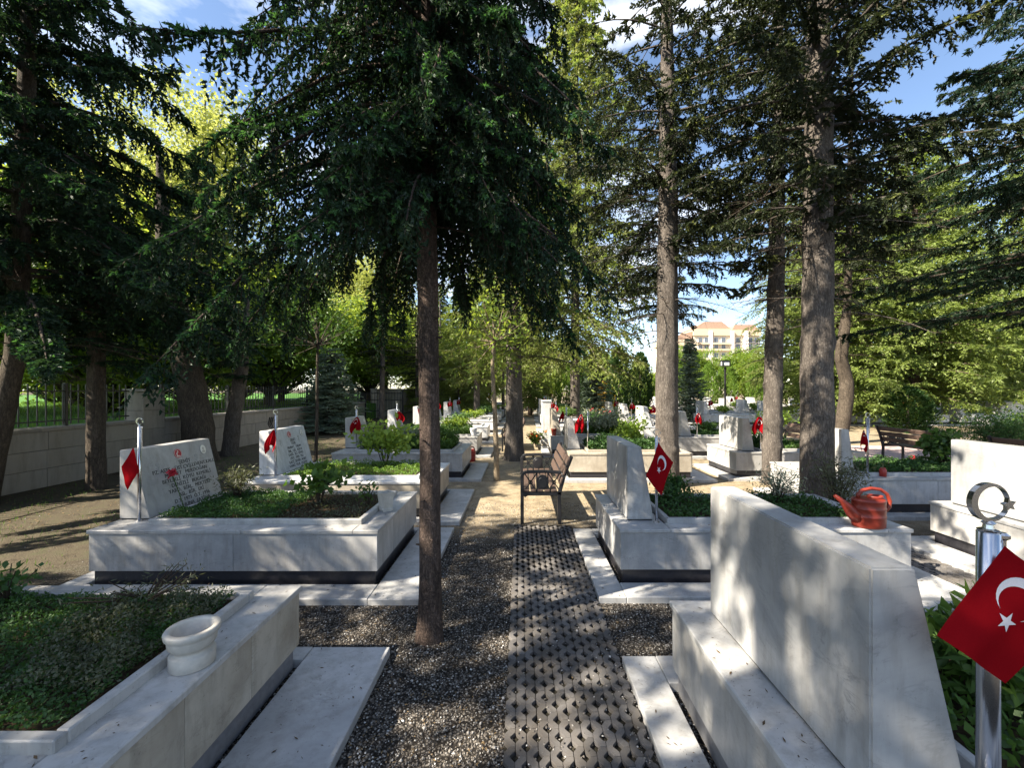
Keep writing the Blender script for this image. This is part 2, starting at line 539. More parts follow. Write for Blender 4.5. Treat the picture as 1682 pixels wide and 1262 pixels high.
def paver_mesh(seed):
    rnd = random.Random(seed)
    w, p, g, nw, nh = 0.052, 0.104, 0.0011, 0.0235, 0.030
    j = lambda: rnd.uniform(-0.0012, 0.0012)
    e = 0.0012
    poly = [(nw, e), (g + j(), nh), (g + j(), p - nh), (nw, p - e), (w - g + j(), p - e), (w - g + j(), p / 2 + nh), (w - nw, p / 2 + .004),
            (w - nw, p / 2 - .004), (w - g + j(), p / 2 - nh), (w - g + j(), e)]
    mb = MB()
    mb.prism(poly, 'z', -0.02, 0.0)
    return mb.mesh('paver', M['paver'], 0.0009)
PAV = [paver_mesh(i) for i in range(5)]
def paver_path(x0, ncol, y0, ny, nparts_y, z=0.026):
    bed = sheet('path', x0, y0, x0 + ncol * 0.052, y0 + ny * 0.104 + 0.1, 0.005, M['bed'])
    rnd = random.Random(5)
    vs, ts = [], []
    for c in range(ncol):
        off = 0 if c % 2 == 0 else 0.052
        for r in range(ny):
            me = PAV[rnd.randrange(5)]
            x, y = x0 + c * 0.052, y0 + off + r * 0.104
            zz = z + rnd.uniform(-0.002, 0.002)
            if x > 0.44 and x < 0.7 and rnd.random() < 0.25 * (x - 0.44) / 0.2:
                zz -= 0.012
            if r < nparts_y:
                o = link('paver', me, bed, (x, y, zz))
                o.rotation_euler = (rnd.uniform(-.012, .012), rnd.uniform(-.012, .012), 0)
            else:
                b = len(vs)
                vs += [(v.co.x + x, v.co.y + y, v.co.z + zz) for v in me.vertices]
                for p in me.polygons:
                    k = list(p.vertices)
                    ts += [(b + k[0], b + k[i], b + k[i + 1]) for i in range(1, len(k) - 1)]
    if vs:
        o = link('paver', np_mesh('pavers', np.array(vs), np.array(ts), [M['paver']]), bed)
        o['kind'] = 'stuff'
    return bed
paver_path(-0.076, 13, 1.52, 34, 22)
paver_path(3.50, 9, 2.9, 18, 18)

def scatter_pebbles():
    rng = np.random.default_rng(3)
    N = 46000
    y = 1.55 + (6.2 - 1.55) * rng.random(N) ** 1.7
    x = rng.uniform(-1.55, 1.15, N)
    far = rng.random(N) < 0.12
    x[far] = rng.uniform(-6.5, 4.2, far.sum())
    y[far] = rng.uniform(1.6, 7.5, far.sum())
    onp = (x > -0.07) & (x < 0.6) & (y < 5.1)
    drop = onp & (rng.random(N) > 0.16 + 0.6 * np.clip((x - 0.34) / 0.24, 0, 1) * (y > 2.2) + 0.3 * (np.sin(x * 14 + y * 3) * np.sin(y * 4.1) > .55))
    thin = (rng.random(N) > 1.25 - 0.13 * y)
    keep = ~drop & ~thin
    x, y, onp = x[keep], y[keep], onp[keep]
    N = len(x)
    s = rng.uniform(0.0028, 0.0068, N) * (1 + 0.6 * (rng.random(N) < 0.07))
    z = np.where(onp, rng.uniform(0.006, 0.028, N), 0.0) + s * 0.25
    base = np.array([(1, 0, 0), (-1, 0, 0), (0, 1, 0), (0, -1, 0), (0, 0, 0.75), (0, 0, -0.75)], float)
    T = np.array([(0, 2, 4), (2, 1, 4), (1, 3, 4), (3, 0, 4), (2, 0, 5), (1, 2, 5), (3, 1, 5), (0, 3, 5)])
    a = rng.uniform(0, 6.28, N)
    ca, sa = np.cos(a), np.sin(a)
    V = base[None] * s[:, None, None] * rng.uniform(0.65, 1.35, (N, 6, 1))
    V = V + rng.normal(0, 0.18, V.shape) * s[:, None, None]
    X = V[..., 0] * ca[:, None] - V[..., 1] * sa[:, None]
    Y = V[..., 0] * sa[:, None] + V[..., 1] * ca[:, None]
    V = np.stack([X + x[:, None], Y + y[:, None], V[..., 2] + z[:, None]], -1)
    tris = (T[None] + (np.arange(N) * 6)[:, None, None]).reshape(-1, 3)
    k = NT('pebbles')
    g = k.n('NewGeometry')
    c = k.ramp(g.outputs['Random Per Island'], [(0.0, (0.05, 0.045, 0.04)), (0.40, (0.125, 0.112, 0.10)), (0.72, (0.22, 0.205, 0.185)), (0.92, (0.36, 0.34, 0.315)), (1.0, (0.66, 0.645, 0.62))])
    mat = k.bsdf(c, 0.85, spec=0.25)
    tag(link('gravel', np_mesh('gravel', V.reshape(-1, 3), tris, [mat])), 'grey and white crushed gravel covering the aisle', 'gravel', kind='stuff')
scatter_pebbles()

def leaf_tris(P, D, Nn, L, W):
    """four-point leaves: P base (N,3), D direction, Nn side axis"""
    mid = P + D * (L * 0.45)[:, None]
    a = mid + Nn * (W * 0.5)[:, None]
    b = mid - Nn * (W * 0.5)[:, None]
    tip = P + D * L[:, None]
    V = np.stack([P, a, tip, b], 1).reshape(-1, 3)
    n = len(P)
    T = np.array([(0, 1, 2), (0, 2, 3)])[None] + (np.arange(n) * 4)[:, None, None]
    return V, T.reshape(-1, 3)
def unit(a):
    return a / np.maximum(np.linalg.norm(a, axis=-1, keepdims=True), 1e-9)

def scatter_litter():
    rng = np.random.default_rng(8)
    N = 13000
    y = 1.6 + 14.4 * rng.random(N) ** 1.4
    x = rng.uniform(-8, 8, N)
    x = np.where(y < 5, x * .2, x)
    P = np.stack([x, y, rng.uniform(0.004, 0.012, N)], -1)
    a = rng.uniform(0, 6.28, N)
    D = np.stack([np.cos(a), np.sin(a), rng.normal(0, .15, N)], -1)
    S = np.stack([-np.sin(a), np.cos(a), rng.normal(0, .3, N)], -1)
    V, T = leaf_tris(P, unit(D), unit(S), rng.uniform(0.012, 0.05, N) * np.where(y < 4.8, .45, 1), rng.uniform(0.005, 0.022, N) * np.where(y < 4.8, .4, 1))
    tag(link('litter', np_mesh('litter', V, T, [M['dry']])), 'dry needles and leaves littered over the sandy soil', 'litter', kind='stuff')
scatter_litter()
def grass_field(name, label, x0, x1, y0, y1, n, h, mat, z=0.0, seed=1, mask=None):
    rng = np.random.default_rng(seed)
    x = rng.uniform(x0, x1, n); y = rng.uniform(y0, y1, n)
    if mask is not None:
        k = mask(x, y, rng)
        x, y = x[k], y[k]
    n = len(x)
    P = np.stack([x, y, np.full(n, z)], -1)
    D = unit(np.stack([rng.normal(0, .4, n), rng.normal(0, .4, n), np.ones(n)], -1))
    a = rng.uniform(0, 6.28, n)
    S = np.stack([np.cos(a), np.sin(a), np.zeros(n)], -1)
    V, T = leaf_tris(P, D, S, h * rng.uniform(.4, 1.2, n), h * rng.uniform(.06, .16, n))
    return tag(link(name, np_mesh(name, V, T, [mat])), label, 'grass', kind='stuff')
grass_field('grass', 'sunlit green lawn grass beyond the stone wall', -30, -8.6, 2, 30, 26000, 0.16, M['grass'], 0.86, 4)
def clump(x, y, rng):
    f = np.sin(x * 2.1 + 1) * np.sin(y * 1.7) + np.sin(x * 5.3 + y * 3.1) * .5
    return (f > rng.uniform(-.2, .9, len(x)))
grass_field('weeds', 'low sparse weeds on the soil before the wall', -7.9, -3.9, 3.5, 15, 12000, 0.06, M['shrub'], 0.0, 5, clump)

# ------------------------------------------------------------------ graves
def text_mesh(s, size, mat, align='CENTER'):
    cu = bpy.data.curves.new('inscription', 'FONT')
    cu.body = s
    cu.size = size
    cu.align_x = align
    cu.extrude = 0.0008
    cu.resolution_u = 2
    o = bpy.data.objects.new('inscription', cu)
    col.objects.link(o)
    dg = bpy.context.evaluated_depsgraph_get()
    me = bpy.data.meshes.new_from_object(o.evaluated_get(dg))
    bpy.data.objects.remove(o)
    me.materials.clear()
    me.materials.append(mat)
    return me
def disc(mb, cx, cy, rx, ry, z0, z1, mi=0, n=28):
    mb.prism([(cx + rx * math.cos(2 * math.pi * i / n), cy + ry * math.sin(2 * math.pi * i / n)) for i in range(n)], 'z', z0, z1, mi)
def ring(mb, cx, cy, r0, r1, z0, z1, mi=0, n=28, sy=1.0):
    for i in range(n):
        a, b = 2 * math.pi * i / n, 2 * math.pi * (i + 1) / n
        mb.prism([(cx + r0 * math.cos(a), cy + sy * r0 * math.sin(a)), (cx + r1 * math.cos(a), cy + sy * r1 * math.sin(a)),
                  (cx + r1 * math.cos(b), cy + sy * r1 * math.sin(b)), (cx + r0 * math.cos(b), cy + sy * r0 * math.sin(b))], 'z', z0, z1, mi)
def star_poly(cx, cy, r, rot, inner=0.382):
    return [(cx + (r if i % 2 == 0 else r * inner) * math.cos(rot + math.pi * i / 5), cy + (r if i % 2 == 0 else r * inner) * math.sin(rot + math.pi * i / 5)) for i in range(10)]
def crescent_poly(cx, cy, ro, ri, off, n=26):
    """outer circle minus an inner circle shifted by off along +x; closed outline with the horns towards +x"""
    xi = (ro * ro - ri * ri + off * off) / (2 * off)
    a0 = math.acos(max(-1, min(1, xi / ro)))
    b0 = math.atan2(math.sqrt(max(0, ro * ro - xi * xi)), xi - off)
    outer = [(cx + ro * math.cos(a0 + (2 * math.pi - 2 * a0) * i / n), cy + ro * math.sin(a0 + (2 * math.pi - 2 * a0) * i / n)) for i in range(n + 1)]
    inner = [(cx + off + ri * math.cos(b0 + (2 * math.pi - 2 * b0) * i / n), cy + ri * math.sin(b0 + (2 * math.pi - 2 * b0) * i / n)) for i in range(n + 1)]
    return outer, inner
def crescent_solid(mb, cx, cy, ro, ri, off, z0, z1, mi=0, n=26):
    o, i_ = crescent_poly(cx, cy, ro, ri, off, n)
    vs = [(p[0], p[1], z0) for p in o] + [(p[0], p[1], z0) for p in i_] + [(p[0], p[1], z1) for p in o] + [(p[0], p[1], z1) for p in i_]
    m = n + 1
    fs = []
    for k in range(n):
        fs += [(k, k + 1, m + k + 1, m + k), (2 * m + k, 3 * m + k, 3 * m + k + 1, 2 * m + k + 1), (k, 2 * m + k, 2 * m + k + 1, k + 1), (m + k, m + k + 1, 3 * m + k + 1, 3 * m + k)]
    mb.add(vs, fs, mi)

INS_A = ["ŞEHİT", "PZ. ASTS.   ÜST.ÇVŞ.LEVENT.KALE", "MEHMET   MERDOĞAN", "BEYLİKLİ  KÖYÜ  KEMERLİ", "DENİZLİ   BUCAĞI", "YARD.  BİRL.  MEKTEBİ", "ASL.  BİR.  ERİ", "D.T. 1973  Ö.T. 1996", "RUHUNA  FATİHA"]
INS_B = ["ŞEHİT", "TĞM.", "MURAT   YALIN", "İBR.  OĞ.  KAYA", "DOĞ.  İLİ  SİVAS", "1972   1995  YILI", "GAZİ  ŞEHİR  ANISI", "KABRİ  NUR  OLSUN"]
_cache = {}
def inscription(lines, size):
    key = ('i', lines[1], size)
    if key not in _cache:
        _cache[key] = text_mesh("\n".join(lines), size, M['ink'])
    return _cache[key]

def split(a, b, n):
    return [(a + (b - a) * i / n + (0.0015 if i else 0), a + (b - a) * (i + 1) / n - (0.0015 if i < n - 1 else 0)) for i in range(n)]

def grave(label, x0, y0, y1, hx, hy0, hy1, L=2.4, H=0.49, kerb=(0.21, 0.28, 0.25, 0.15), hh=0.655, ht=(0.125, 0.275),
          stone='marble', side='marble', hs='marble', plinth='black_stone', ins=None, detail=True, group='marble graves along the aisle', name='grave'):
    t = thing(name, label, 'grave', (x0, y0, 0), 0, group)
    W = y1 - y0
    kl, kr, kf, kb = kerb
    k0 = 0.05
    S = M['slab']
    # kerb slabs lying on the ground
    def slab(a, b):
        mb = MB(); mb.box(a, b)
        obj('kerb_slab', mb, S, t, 0.004)
    nf = 3 if detail else 1
    for a, b in split(0.0, L, nf):
        slab((a, -kf, -0.03), (b, -0.002, k0))
        slab((a, W + 0.002, -0.03), (b, W + kb, k0))
    for a, b in split(-kf, W + kb, 2 if detail else 1):
        slab((-kl, a, -0.03), (-0.003, b, k0 - 0.002))
        slab((L + 0.003, a, -0.03), (L + kr, b, k0 - 0.002))
    inner = MB(); inner.box((0.06, 0.06, 0.0), (L - 0.06, W - 0.06, H - 0.055))
    obj('core', inner, M['joint'], t)
    p = MB(); p.box((0.035, 0.035, k0 - 0.03), (L - 0.035, W - 0.035, 0.15))
    obj('plinth', p, M[plinth], t, 0.003)
    # side panels
    z0, z1 = 0.15, H - 0.032
    th = 0.03
    def panel(a, b):
        mb = MB(); mb.box(a, b)
        obj('side_panel', mb, M[side], t, 0.002)
    n2 = 2 if detail else 1
    for a, b in split(0.012, L - 0.012, n2):
        panel((a, 0.012, z0), (b, 0.012 + th, z1))
        panel((a, W - 0.012 - th, z0), (b, W - 0.012, z1))
    panel((0.012, 0.013 + th, z0), (0.012 + th, W - 0.013 - th, z1))
    for a, b in split(0.013 + th, W - 0.013 - th, 3 if detail else 1):
        panel((L - 0.012 - th, a, z0), (L - 0.012, b, z1))
    # cap slabs round the planter
    cw = 0.21
    head = hx + ht[1] + 0.07
    cz0, cz1 = H - 0.031, H
    def cap(a, b):
        mb = MB(); mb.box(a, b)
        obj('cap_slab', mb, M[stone], t, 0.004)
    cap((0, 0, cz0), (head - 0.001, W, cz1))
    cap((L - cw, 0, cz0), (L, W, cz1))
    for a, b in split(head + 0.001, L - cw - 0.001, n2):
        cap((a, 0, cz0), (b, cw - 0.04, cz1))
        cap((a, W - cw + 0.04, cz0), (b, W, cz1))
    # raised rim of the planter
    rz = H + 0.045
    def rim(a, b):
        mb = MB(); mb.box(a, b)
        obj('planter_rim', mb, M[stone], t, 0.005)
    rx0, rx1, ry0, ry1 = head + 0.02, L - cw + 0.02, cw - 0.06, W - cw + 0.06
    rim((rx0, ry0, H - 0.02), (rx1, ry0 + 0.045, rz))
    rim((rx0, ry1 - 0.045, H - 0.02), (rx1, ry1, rz))
    rim((rx1 - 0.045, ry0 + 0.046, H - 0.02), (rx1, ry1 - 0.046, rz - 0.001))
    if detail:
        rim((rx0, ry0 + 0.046, H - 0.02), (rx0 + 0.04, ry1 - 0.046, rz - 0.001))
    so = MB(); so.box((rx0 + 0.02, ry0 + 0.03, H - 0.06), (rx1 - 0.03, ry1 - 0.03, H + 0.012))
    obj('soil', so, M['soil'], t)
    # headstone: upright back, leaning inscribed face towards +x
    gy0, gy1 = hy0 - y0, hy1 - y0
    bj = MB(); bj.box((hx + 0.012, gy0 + 0.012, H - 0.004), (hx + ht[1] - 0.012, gy1 - 0.012, H + 0.012))  # recessed base joint, with the shadow gap put in as dark colour
    obj('shadow_gap_joint', bj, M['joint'], t)
    hb = MB()
    hb.prism([(hx, H + 0.012), (hx + ht[1], H + 0.012), (hx + ht[0], H + hh), (hx, H + hh)], 'y', gy0, gy1)
    h = obj('headstone', hb, M[hs], t, 0.006, seg=2)
    if ins:
        th_ = math.atan2(ht[1] - ht[0], hh - 0.012)
        up = Vector((-math.sin(th_), 0, math.cos(th_)))
        rt = Vector((0, 1, 0))
        nm = Vector((math.cos(th_), 0, math.sin(th_)))
        def place(o, yy, along):
            base = Vector((hx + ht[1], yy, H + 0.012)) + up * along + nm * 0.0012
            o.matrix_local = Matrix(((rt.x, up.x, nm.x, base.x), (rt.y, up.y, nm.y, base.y), (rt.z, up.z, nm.z, base.z), (0, 0, 0, 1)))
        size = (gy1 - gy0) * 0.056
        o = link('inscription', inscription(ins, round(size, 3)), h)
        place(o, (gy0 + gy1) / 2 + 0.06, hh * 0.68)
        ly = (gy1 - gy0)
        if ('e',) not in _cache:
            e = MB()
            disc(e, 0, 0, 0.047, 0.047, 0, 0.002, 0)
            ring(e, 0, 0, 0.040, 0.043, 0.0021, 0.003, 1)
            crescent_solid(e, 0, -0.008, 0.020, 0.016, 0.0052, 0.0021, 0.003, 1)
            e.prism(star_poly(0, 0.022, 0.010, math.pi / 2), 'z', 0.0021, 0.003, 1)
            e.box((-0.020, -0.032, 0.0021), (0.020, -0.026, 0.003), 1)
            _cache[('e',)] = e.mesh('emblem', [M['red_ink'], M['cream_ink']])
            q = MB()
            disc(q, 0, 0, 0.044, 0.054, 0, 0.003, 0)
            disc(q, 0, 0, 0.037, 0.047, 0.0031, 0.0045, 1)
            disc(q, 0, 0.010, 0.013, 0.016, 0.0046, 0.0055, 2, 16)
            disc(q, 0, -0.022, 0.022, 0.015, 0.0046, 0.0054, 2, 16)
            _cache[('p',)] = q.mesh('portrait', [M['grey_ink'], M['cream_ink'], M['stone_vase']])
            r_ = MB()
            r_.prism([(-0.003, -0.07), (0.003, -0.07), (0.002, 0.0), (-0.001, 0.0)], 'z', 0, 0.001)
            for a in range(7):
                disc(r_, 0.014 * math.cos(a * 0.9), 0.012 + 0.011 * math.sin(a * 0.9), 0.009, 0.007, 0, 0.001, 0, 8)
            r_.prism([(0, -0.03), (0.018, -0.02), (0.026, -0.004), (0.010, -0.012)], 'z', 0, 0.001)
            r_.prism([(0, -0.045), (-0.018, -0.035), (-0.026, -0.02), (-0.010, -0.028)], 'z', 0, 0.001)
            _cache[('r',)] = r_.mesh('engraved_rose', M['grey_ink'])
        place(link('emblem', _cache[('e',)], h), (gy0 + gy1) / 2, hh * 0.85)
        place(link('portrait', _cache[('p',)], h), gy0 + ly * 0.86, hh * 0.84)
        place(link('engraved_rose', _cache[('r',)], h), gy0 + ly * 0.22, hh * 0.72)
        place(link('engraved_rose', _cache[('r',)], h), gy0 + ly * 0.74, hh * 0.74)
    t['planter'] = [x0 + rx0 + 0.05, y0 + ry0 + 0.05, x0 + rx1 - 0.05, y0 + ry1 - 0.05, H + 0.01]
    return t

GL, GR, GS = 'marble graves in the row left of the aisle', 'marble graves in the row right of the aisle', 'marble graves in the second row on the right'
gL = [
 grave('nearest left marble grave with green ground cover and stone urn on its edge', -3.69, 1.2, 2.52, 0.03, 1.45, 2.4, group=GL, kerb=(.2, .48, .3, .13), side='marble_warm', plinth='grey_stone'),
 grave('left marble grave with folded red flag before its inscribed headstone, beside the brown trunk', -3.57, 3.5, 4.85, 0.01, 3.78, 4.7, group=GL, kerb=(.2, .40, .25, .10), ins=INS_A, hh=0.62),
 grave('third left grave whose sunlit white headstone has a bright red flag', -3.52, 5.35, 6.75, 0.01, 5.72, 6.65, group=GL, kerb=(.2, .38, .19, .10), side='marble_warm', ins=INS_B, hh=0.6, stone='white', hs='white'),
 grave('fourth left grave with pale headstone half hidden by yellow green plant', -3.45, 7.75, 9.2, 0.0, 8.38, 9.08, group=GL, kerb=(.2, .35, .15, .10), ins=INS_B, hh=0.6),
 grave('fifth left grave with small white vase on its corner near the gate', -3.45, 10.4, 11.8, 0.0, 11.05, 11.7, group=GL, kerb=(.2, .33, .15, .10), ins=INS_A, hh=0.62, hs='white')]
gR = [
 grave('nearest right grave with large grey headstone and big flag pole', 0.81, 1.05, 2.32, 0.16, 1.18, 2.18, group=GR, kerb=(.20, .3, .3, .24), H=0.50, stone='slab', hs='marble_grey', side='marble', plinth='grey_stone'),
 grave('right grave beyond it carrying the orange watering can on its far end', 0.82, 3.53, 4.72, 0.12, 3.76, 4.65, L=2.44, group=GR, kerb=(.215, .3, .25, .18), stone='slab', hs='marble_grey', side='marble_grey', ht=(.125, .235)),
 grave('right grave with warm beige side panels directly behind the ornate bench', 0.88, 7.72, 9.0, 0.03, 8.2, 8.9, L=2.25, group=GR, kerb=(.2, .35, .2, .12), side='marble_warm', ht=(.10, .24), hh=0.6, stone='marble_warm'),
 grave('fourth right grave with brownish headstone beside tall white pillar', 0.75, 10.6, 11.9, 0.05, 10.8, 11.7, group=GR, kerb=(.2, .3, .2, .12), ht=(.10, .24), hs='marble_warm')]
gS = [
 grave('second row grave at right edge with wide grey headstone', 4.36, 3.2, 4.56, 0.12, 3.3, 4.44, H=0.46, hh=0.67, group=GS, kerb=(.36, .3, .25, .1), hs='marble_grey', stone='slab'),
 grave('second row grave behind the thick trunk with long pale planter box', 4.0, 5.55, 6.85, 0.33, 5.75, 6.6, L=2.9, ht=(.10, .19), hh=0.62, group=GS, kerb=(.2, .3, .2, .12), stone='slab', side='slab'),
 grave('second row grave with dappled headstone beside the slim knotted trunk', 3.97, 7.85, 9.1, 0.20, 8.0, 8.95, group=GS, kerb=(.25, .3, .2, .12), ht=(.12, .22), hh=0.62),
 grave('second row grave with dappled headstone right of the scaly trunk', 3.77, 10.3, 11.5, 0.15, 10.45, 11.35, group=GS, kerb=(.2, .3, .2, .12), hh=0.62)]

# far graves: one simple grave copied with its parts
FAR = []
def far_grave(x, y, label, group, sx=1.0):
    if not FAR:
        g = grave(label, x, y, y + 1.25, 0.05, y + 0.15, y + 1.05, detail=False, group=group, hs='white', stone='white', side='white', hh=0.62)
        FAR.append(g)
        return g
    g = copy_tree(FAR[0])
    g.location = (x, y, 0)
    return tag(g, label, None, group)
far_list = []
for i in range(11):
    far_list.append(('l', i, far_grave(-3.42 + 0.02 * i, 13.2 + 2.55 * i, '%s of the far left aisle graves beyond the gate, counted from the near end' % ORD[i], 'far graves left of the aisle')))
for i in range(7):
    far_list.append(('r', i, far_grave(0.8 + 0.05 * i, 13.6 + 2.6 * i, '%s of the far right aisle graves beyond the white pillar, counted from the near end' % ORD[i], 'far graves right of the aisle')))
for i in range(3):
    far_list.append(('s', i, far_grave(3.8, 13.2 + 2.6 * i, '%s of the far second row graves beyond the dappled headstones' % ORD[i], 'far graves in the second row')))
FIELD_Y = [19.5, 22.3, 25.2, 28.4, 32.0]
for r_, yy in enumerate(FIELD_Y):
    for c_ in range(6):
        far_list.append(('f', r_ * 10 + c_, far_grave(8.4 + 2.95 * c_ + 0.4 * r_, yy, 'bright white grave in the sunlit field, %s row from the front, %s from the left' % (ORD[r_], ORD[c_]), 'white graves in the sunlit field')))

# tall white pillar and the white tomb block
mb = MB(); mb.box((-0.13, -0.13, 0), (0.13, 0.13, 1.28)); mb.box((-0.17, -0.17, -0.02), (0.17, 0.17, 0.12)); mb.box((-0.15, -0.15, 1.28), (0.15, 0.15, 1.33))
tag(obj('stone_pillar', mb, M['white'], bevel=0.006, loc=(0.78, 12.9, 0)), 'tall slim white stone pillar at the edge of the aisle', 'pillar')
t = thing('tomb', 'large white block tomb among bushes at the far right', 'tomb', (22.6, 20.0, 0))
mb = MB(); mb.box((-0.7, -0.6, 0), (0.5, 0.6, 1.0)); obj('body', mb, M['white'], t, 0.01)
mb = MB(); mb.box((-0.75, -0.65, 1.0), (0.55, 0.65, 1.08)); obj('cover_slab', mb, M['white'], t, 0.01)
mb = MB(); mb.box((-1.6, -0.9, 0), (3.0, 0.9, 0.35)); obj('base', mb, M['white'], t, 0.01)

# ------------------------------------------------------------------ flags on steel poles
def cloth_mesh(A, Hv, Fv, wave, seed, nu=14, nv=20, emblem=True, droop=0.0, limp=False):
    """A: corner the flag hangs from, Hv: hoist edge, Fv: fly edge; the emblem lies on both sides of the cloth"""
    rnd = random.Random(seed)
    A, Hv, Fv = Vector(A), Vector(Hv), Vector(Fv)
    n = Hv.cross(Fv).normalized()
    ph = [rnd.uniform(0, 6.28) for _ in range(4)]
    fr = [rnd.uniform(3, 6), rnd.uniform(4, 8), rnd.uniform(7, 12)]
    def f(u, v, off=0.0):
        w = wave * (math.sin(fr[0] * u + 2.0 * v + ph[0]) + 0.6 * math.sin(fr[1] * u - 1.5 * v + ph[1]) + 0.35 * math.sin(fr[2] * u + 3 * v + ph[2])) * (0.35 + 0.65 * v)
        pinch = 1 - droop * (1 - abs(v - 0.5) * 2) * 0.35
        uu = 0.5 + (u - 0.5) * pinch
        return A + Hv * uu + Fv * v + n * (w + off) + Vector((0, 0, -droop * 0.05 * math.sin(math.pi * u)))
    if limp:
        ln = Fv.length
        sd = Hv.normalized()
        k1, k2, k3 = rnd.uniform(1.3, 2.2), rnd.uniform(.7, 1.2), rnd.uniform(-.25, .25)
        w0 = Hv.length
        def f(u, v, off=0.0):
            prof = 0.10 + 0.95 * math.sin(math.pi * min(1, v * 0.78 + 0.02)) ** 1.1
            zig = 1 - 0.22 * math.sin(math.pi * u) * v + 0.10 * math.sin(5 * u + ph[0])
            amp = wave * (0.4 + v) * math.sin(2 * math.pi * k1 * u + ph[1] + 1.2 * v)
            return A + Fv * (v * zig) + sd * ((u - 0.5) * w0 * prof + k3 * w0 * v + 0.06 * w0 * math.sin(4 * v + ph[2])) + n * (amp + off)
    mb = MB()
    vs = [f(i / nu, j / nv) for j in range(nv + 1) for i in range(nu + 1)]
    fs = [(j * (nu + 1) + i, j * (nu + 1) + i + 1, (j + 1) * (nu + 1) + i + 1, (j + 1) * (nu + 1) + i) for j in range(nv) for i in range(nu)]
    mb.add(vs, fs)
    me = bpy.data.meshes.new('cloth')
    me.from_pydata([tuple(v) for v in mb.v], [], mb.f)
    me.materials.append(M['red_cloth'])
    me.polygons.foreach_set('use_smooth', [True] * len(me.polygons))
    em = None
    if emblem:
        e = MB()
        lf, lh = Fv.length, Hv.length
        for off in (0.0018, -0.0018):
            o_, i_ = crescent_poly(0, 0, 0.25, 0.20, 0.0625, 24)
            def mp(p):
                return f(0.5 + p[1], (0.42 * lh + p[0] * lh) / lf, off)
            for k in range(24):
                e.add([mp(o_[k]), mp(o_[k + 1]), mp(i_[k + 1]), mp(i_[k])], [(0, 1, 2, 3)])
            s = star_poly(0.30, 0, 0.125, math.pi)
            c0 = mp((0.30, 0))
            for k in range(10):
                e.add([c0, mp(s[k]), mp(s[(k + 1) % 10])], [(0, 1, 2)])
        em = bpy.data.meshes.new('crescent_and_star')
        em.from_pydata([tuple(v) for v in e.v], [], e.f)
        em.materials.append(M['white_cloth'])
    return me, em

def finial_mesh(s=1.0):
    f = MB()
    f.lathe([(0.010, -0.004), (0.020, 0.0), (0.022, 0.006), (0.012, 0.010), (0.010, 0.02), (0.015, 0.024), (0.008, 0.03)], 16)
    cz = 0.078
    g = MB()
    crescent_solid(g, 0, 0, 0.050, 0.042, 0.0085, -0.007, 0.007)
    g.prism(star_poly(0.052, 0, 0.018, math.pi, 0.45), 'z', -0.005, 0.005)
    a = R(-8)
    for (x, y, z) in [Vector(v) for v in g.v]:
        pass
    f.add([((x * math.cos(a) - y * math.sin(a)), -z, cz + (x * math.sin(a) + y * math.cos(a))) for x, y, z in g.v], g.f)
    f.v = [(x * s, y * s, z * s) for x, y, z in f.v]
    return f.mesh('finial', M['steel'], smooth=False)
FIN = finial_mesh()
def flag_pole(label, x, y, z0, ztop, rad, cloth, group, seed, stick=True, finial=True, ribbon=False, limp=True, emblem=True):
    t = thing('flag', label, 'flag', (x, y, z0), 0, group)
    h = ztop - z0
    p = MB(); p.tube([(0, 0, 0), (0, 0, h)], rad, 20)
    po = obj('pole', p, M['steel'], t, smooth=False)
    po.data.polygons.foreach_set('use_smooth', [len(q.vertices) == 4 for q in po.data.polygons])
    b = MB(); b.lathe([(rad * 2.2, 0), (rad * 2.2, 0.006), (rad * 1.3, 0.012)], 20)
    obj('base_flange', b, M['steel'], t)
    if finial:
        o = link('finial', FIN, t, (0, 0, h))
        s_ = rad / 0.023
        o.scale = (s_, s_, s_)
    if stick:
        s = MB()
        sx, sy = rad * 1.0 + 0.010, -rad * 0.2
        s.tube([(sx, sy, h - 0.20), (sx, sy, h - 0.02)], rad * 0.30, 10)
        s.tube([(0, 0, h - 0.045), (sx, sy, h - 0.045)], rad * 0.25, 8)
        s.lathe([(rad * .30, h - 0.02), (rad * .62, h - 0.014), (rad * .62, h - 0.006), (rad * .3, h)], 12, c=(sx, sy))
        obj('flag_holder', s, M['steel'], t)
    A, Hv, Fv, wave, droop = cloth
    A = (A[0] - x, A[1] - y, A[2] - z0)
    me, em = cloth_mesh(A, Hv, Fv, wave, seed, droop=droop, limp=limp, emblem=emblem)
    c = link('cloth', me, t)
    if em:
        link('crescent_and_star', em, c)
    if ribbon:
        r = MB()
        for k in range(3):
            q = [(-0.012 - 0.02 * k + i * -0.012 * math.sin(i), -0.03 - 0.004 * k, h - 0.02 - 0.045 * i) for i in range(5)]
            r.tube(q, [0.007, 0.008, 0.008, 0.006, 0.002], 5)
        obj('ribbon', r, M['black_cloth'], t, label='black mourning ribbon tied at the pole top')
    return t
def at(px, py, Y):
    return Vector(((px - 855) * Y / 700, Y, 1.65 - (py - 640) * Y / 700))
def px_cloth(Y, a, h, f_, wave, droop=0.0, dy=0.0):
    A = at(*a, Y); Hh = at(*h, Y) - A; F = at(*f_, Y) - A
    F.y += dy
    return (tuple(A), Hh, F, wave, droop)
GF = 'red flags with white crescent and star beside headstones'
flag_pole('largest red flag hanging diagonally from the near right steel pole', 1.24, 1.13, 0.5, 1.272, 0.0235,
          px_cloth(1.085, (1650, 897), (1766, 978), (1541, 1046), 0.015), GF, 1, limp=False)
flag_pole('dark red limp flag on the pole before the inscribed left headstone', -3.345, 3.74, 0.49, 1.325, 0.0135,
          px_cloth(3.69, (219, 735), (229, 774), (199, 767), 0.006, 0.1), GF, 2, limp=False, emblem=False)
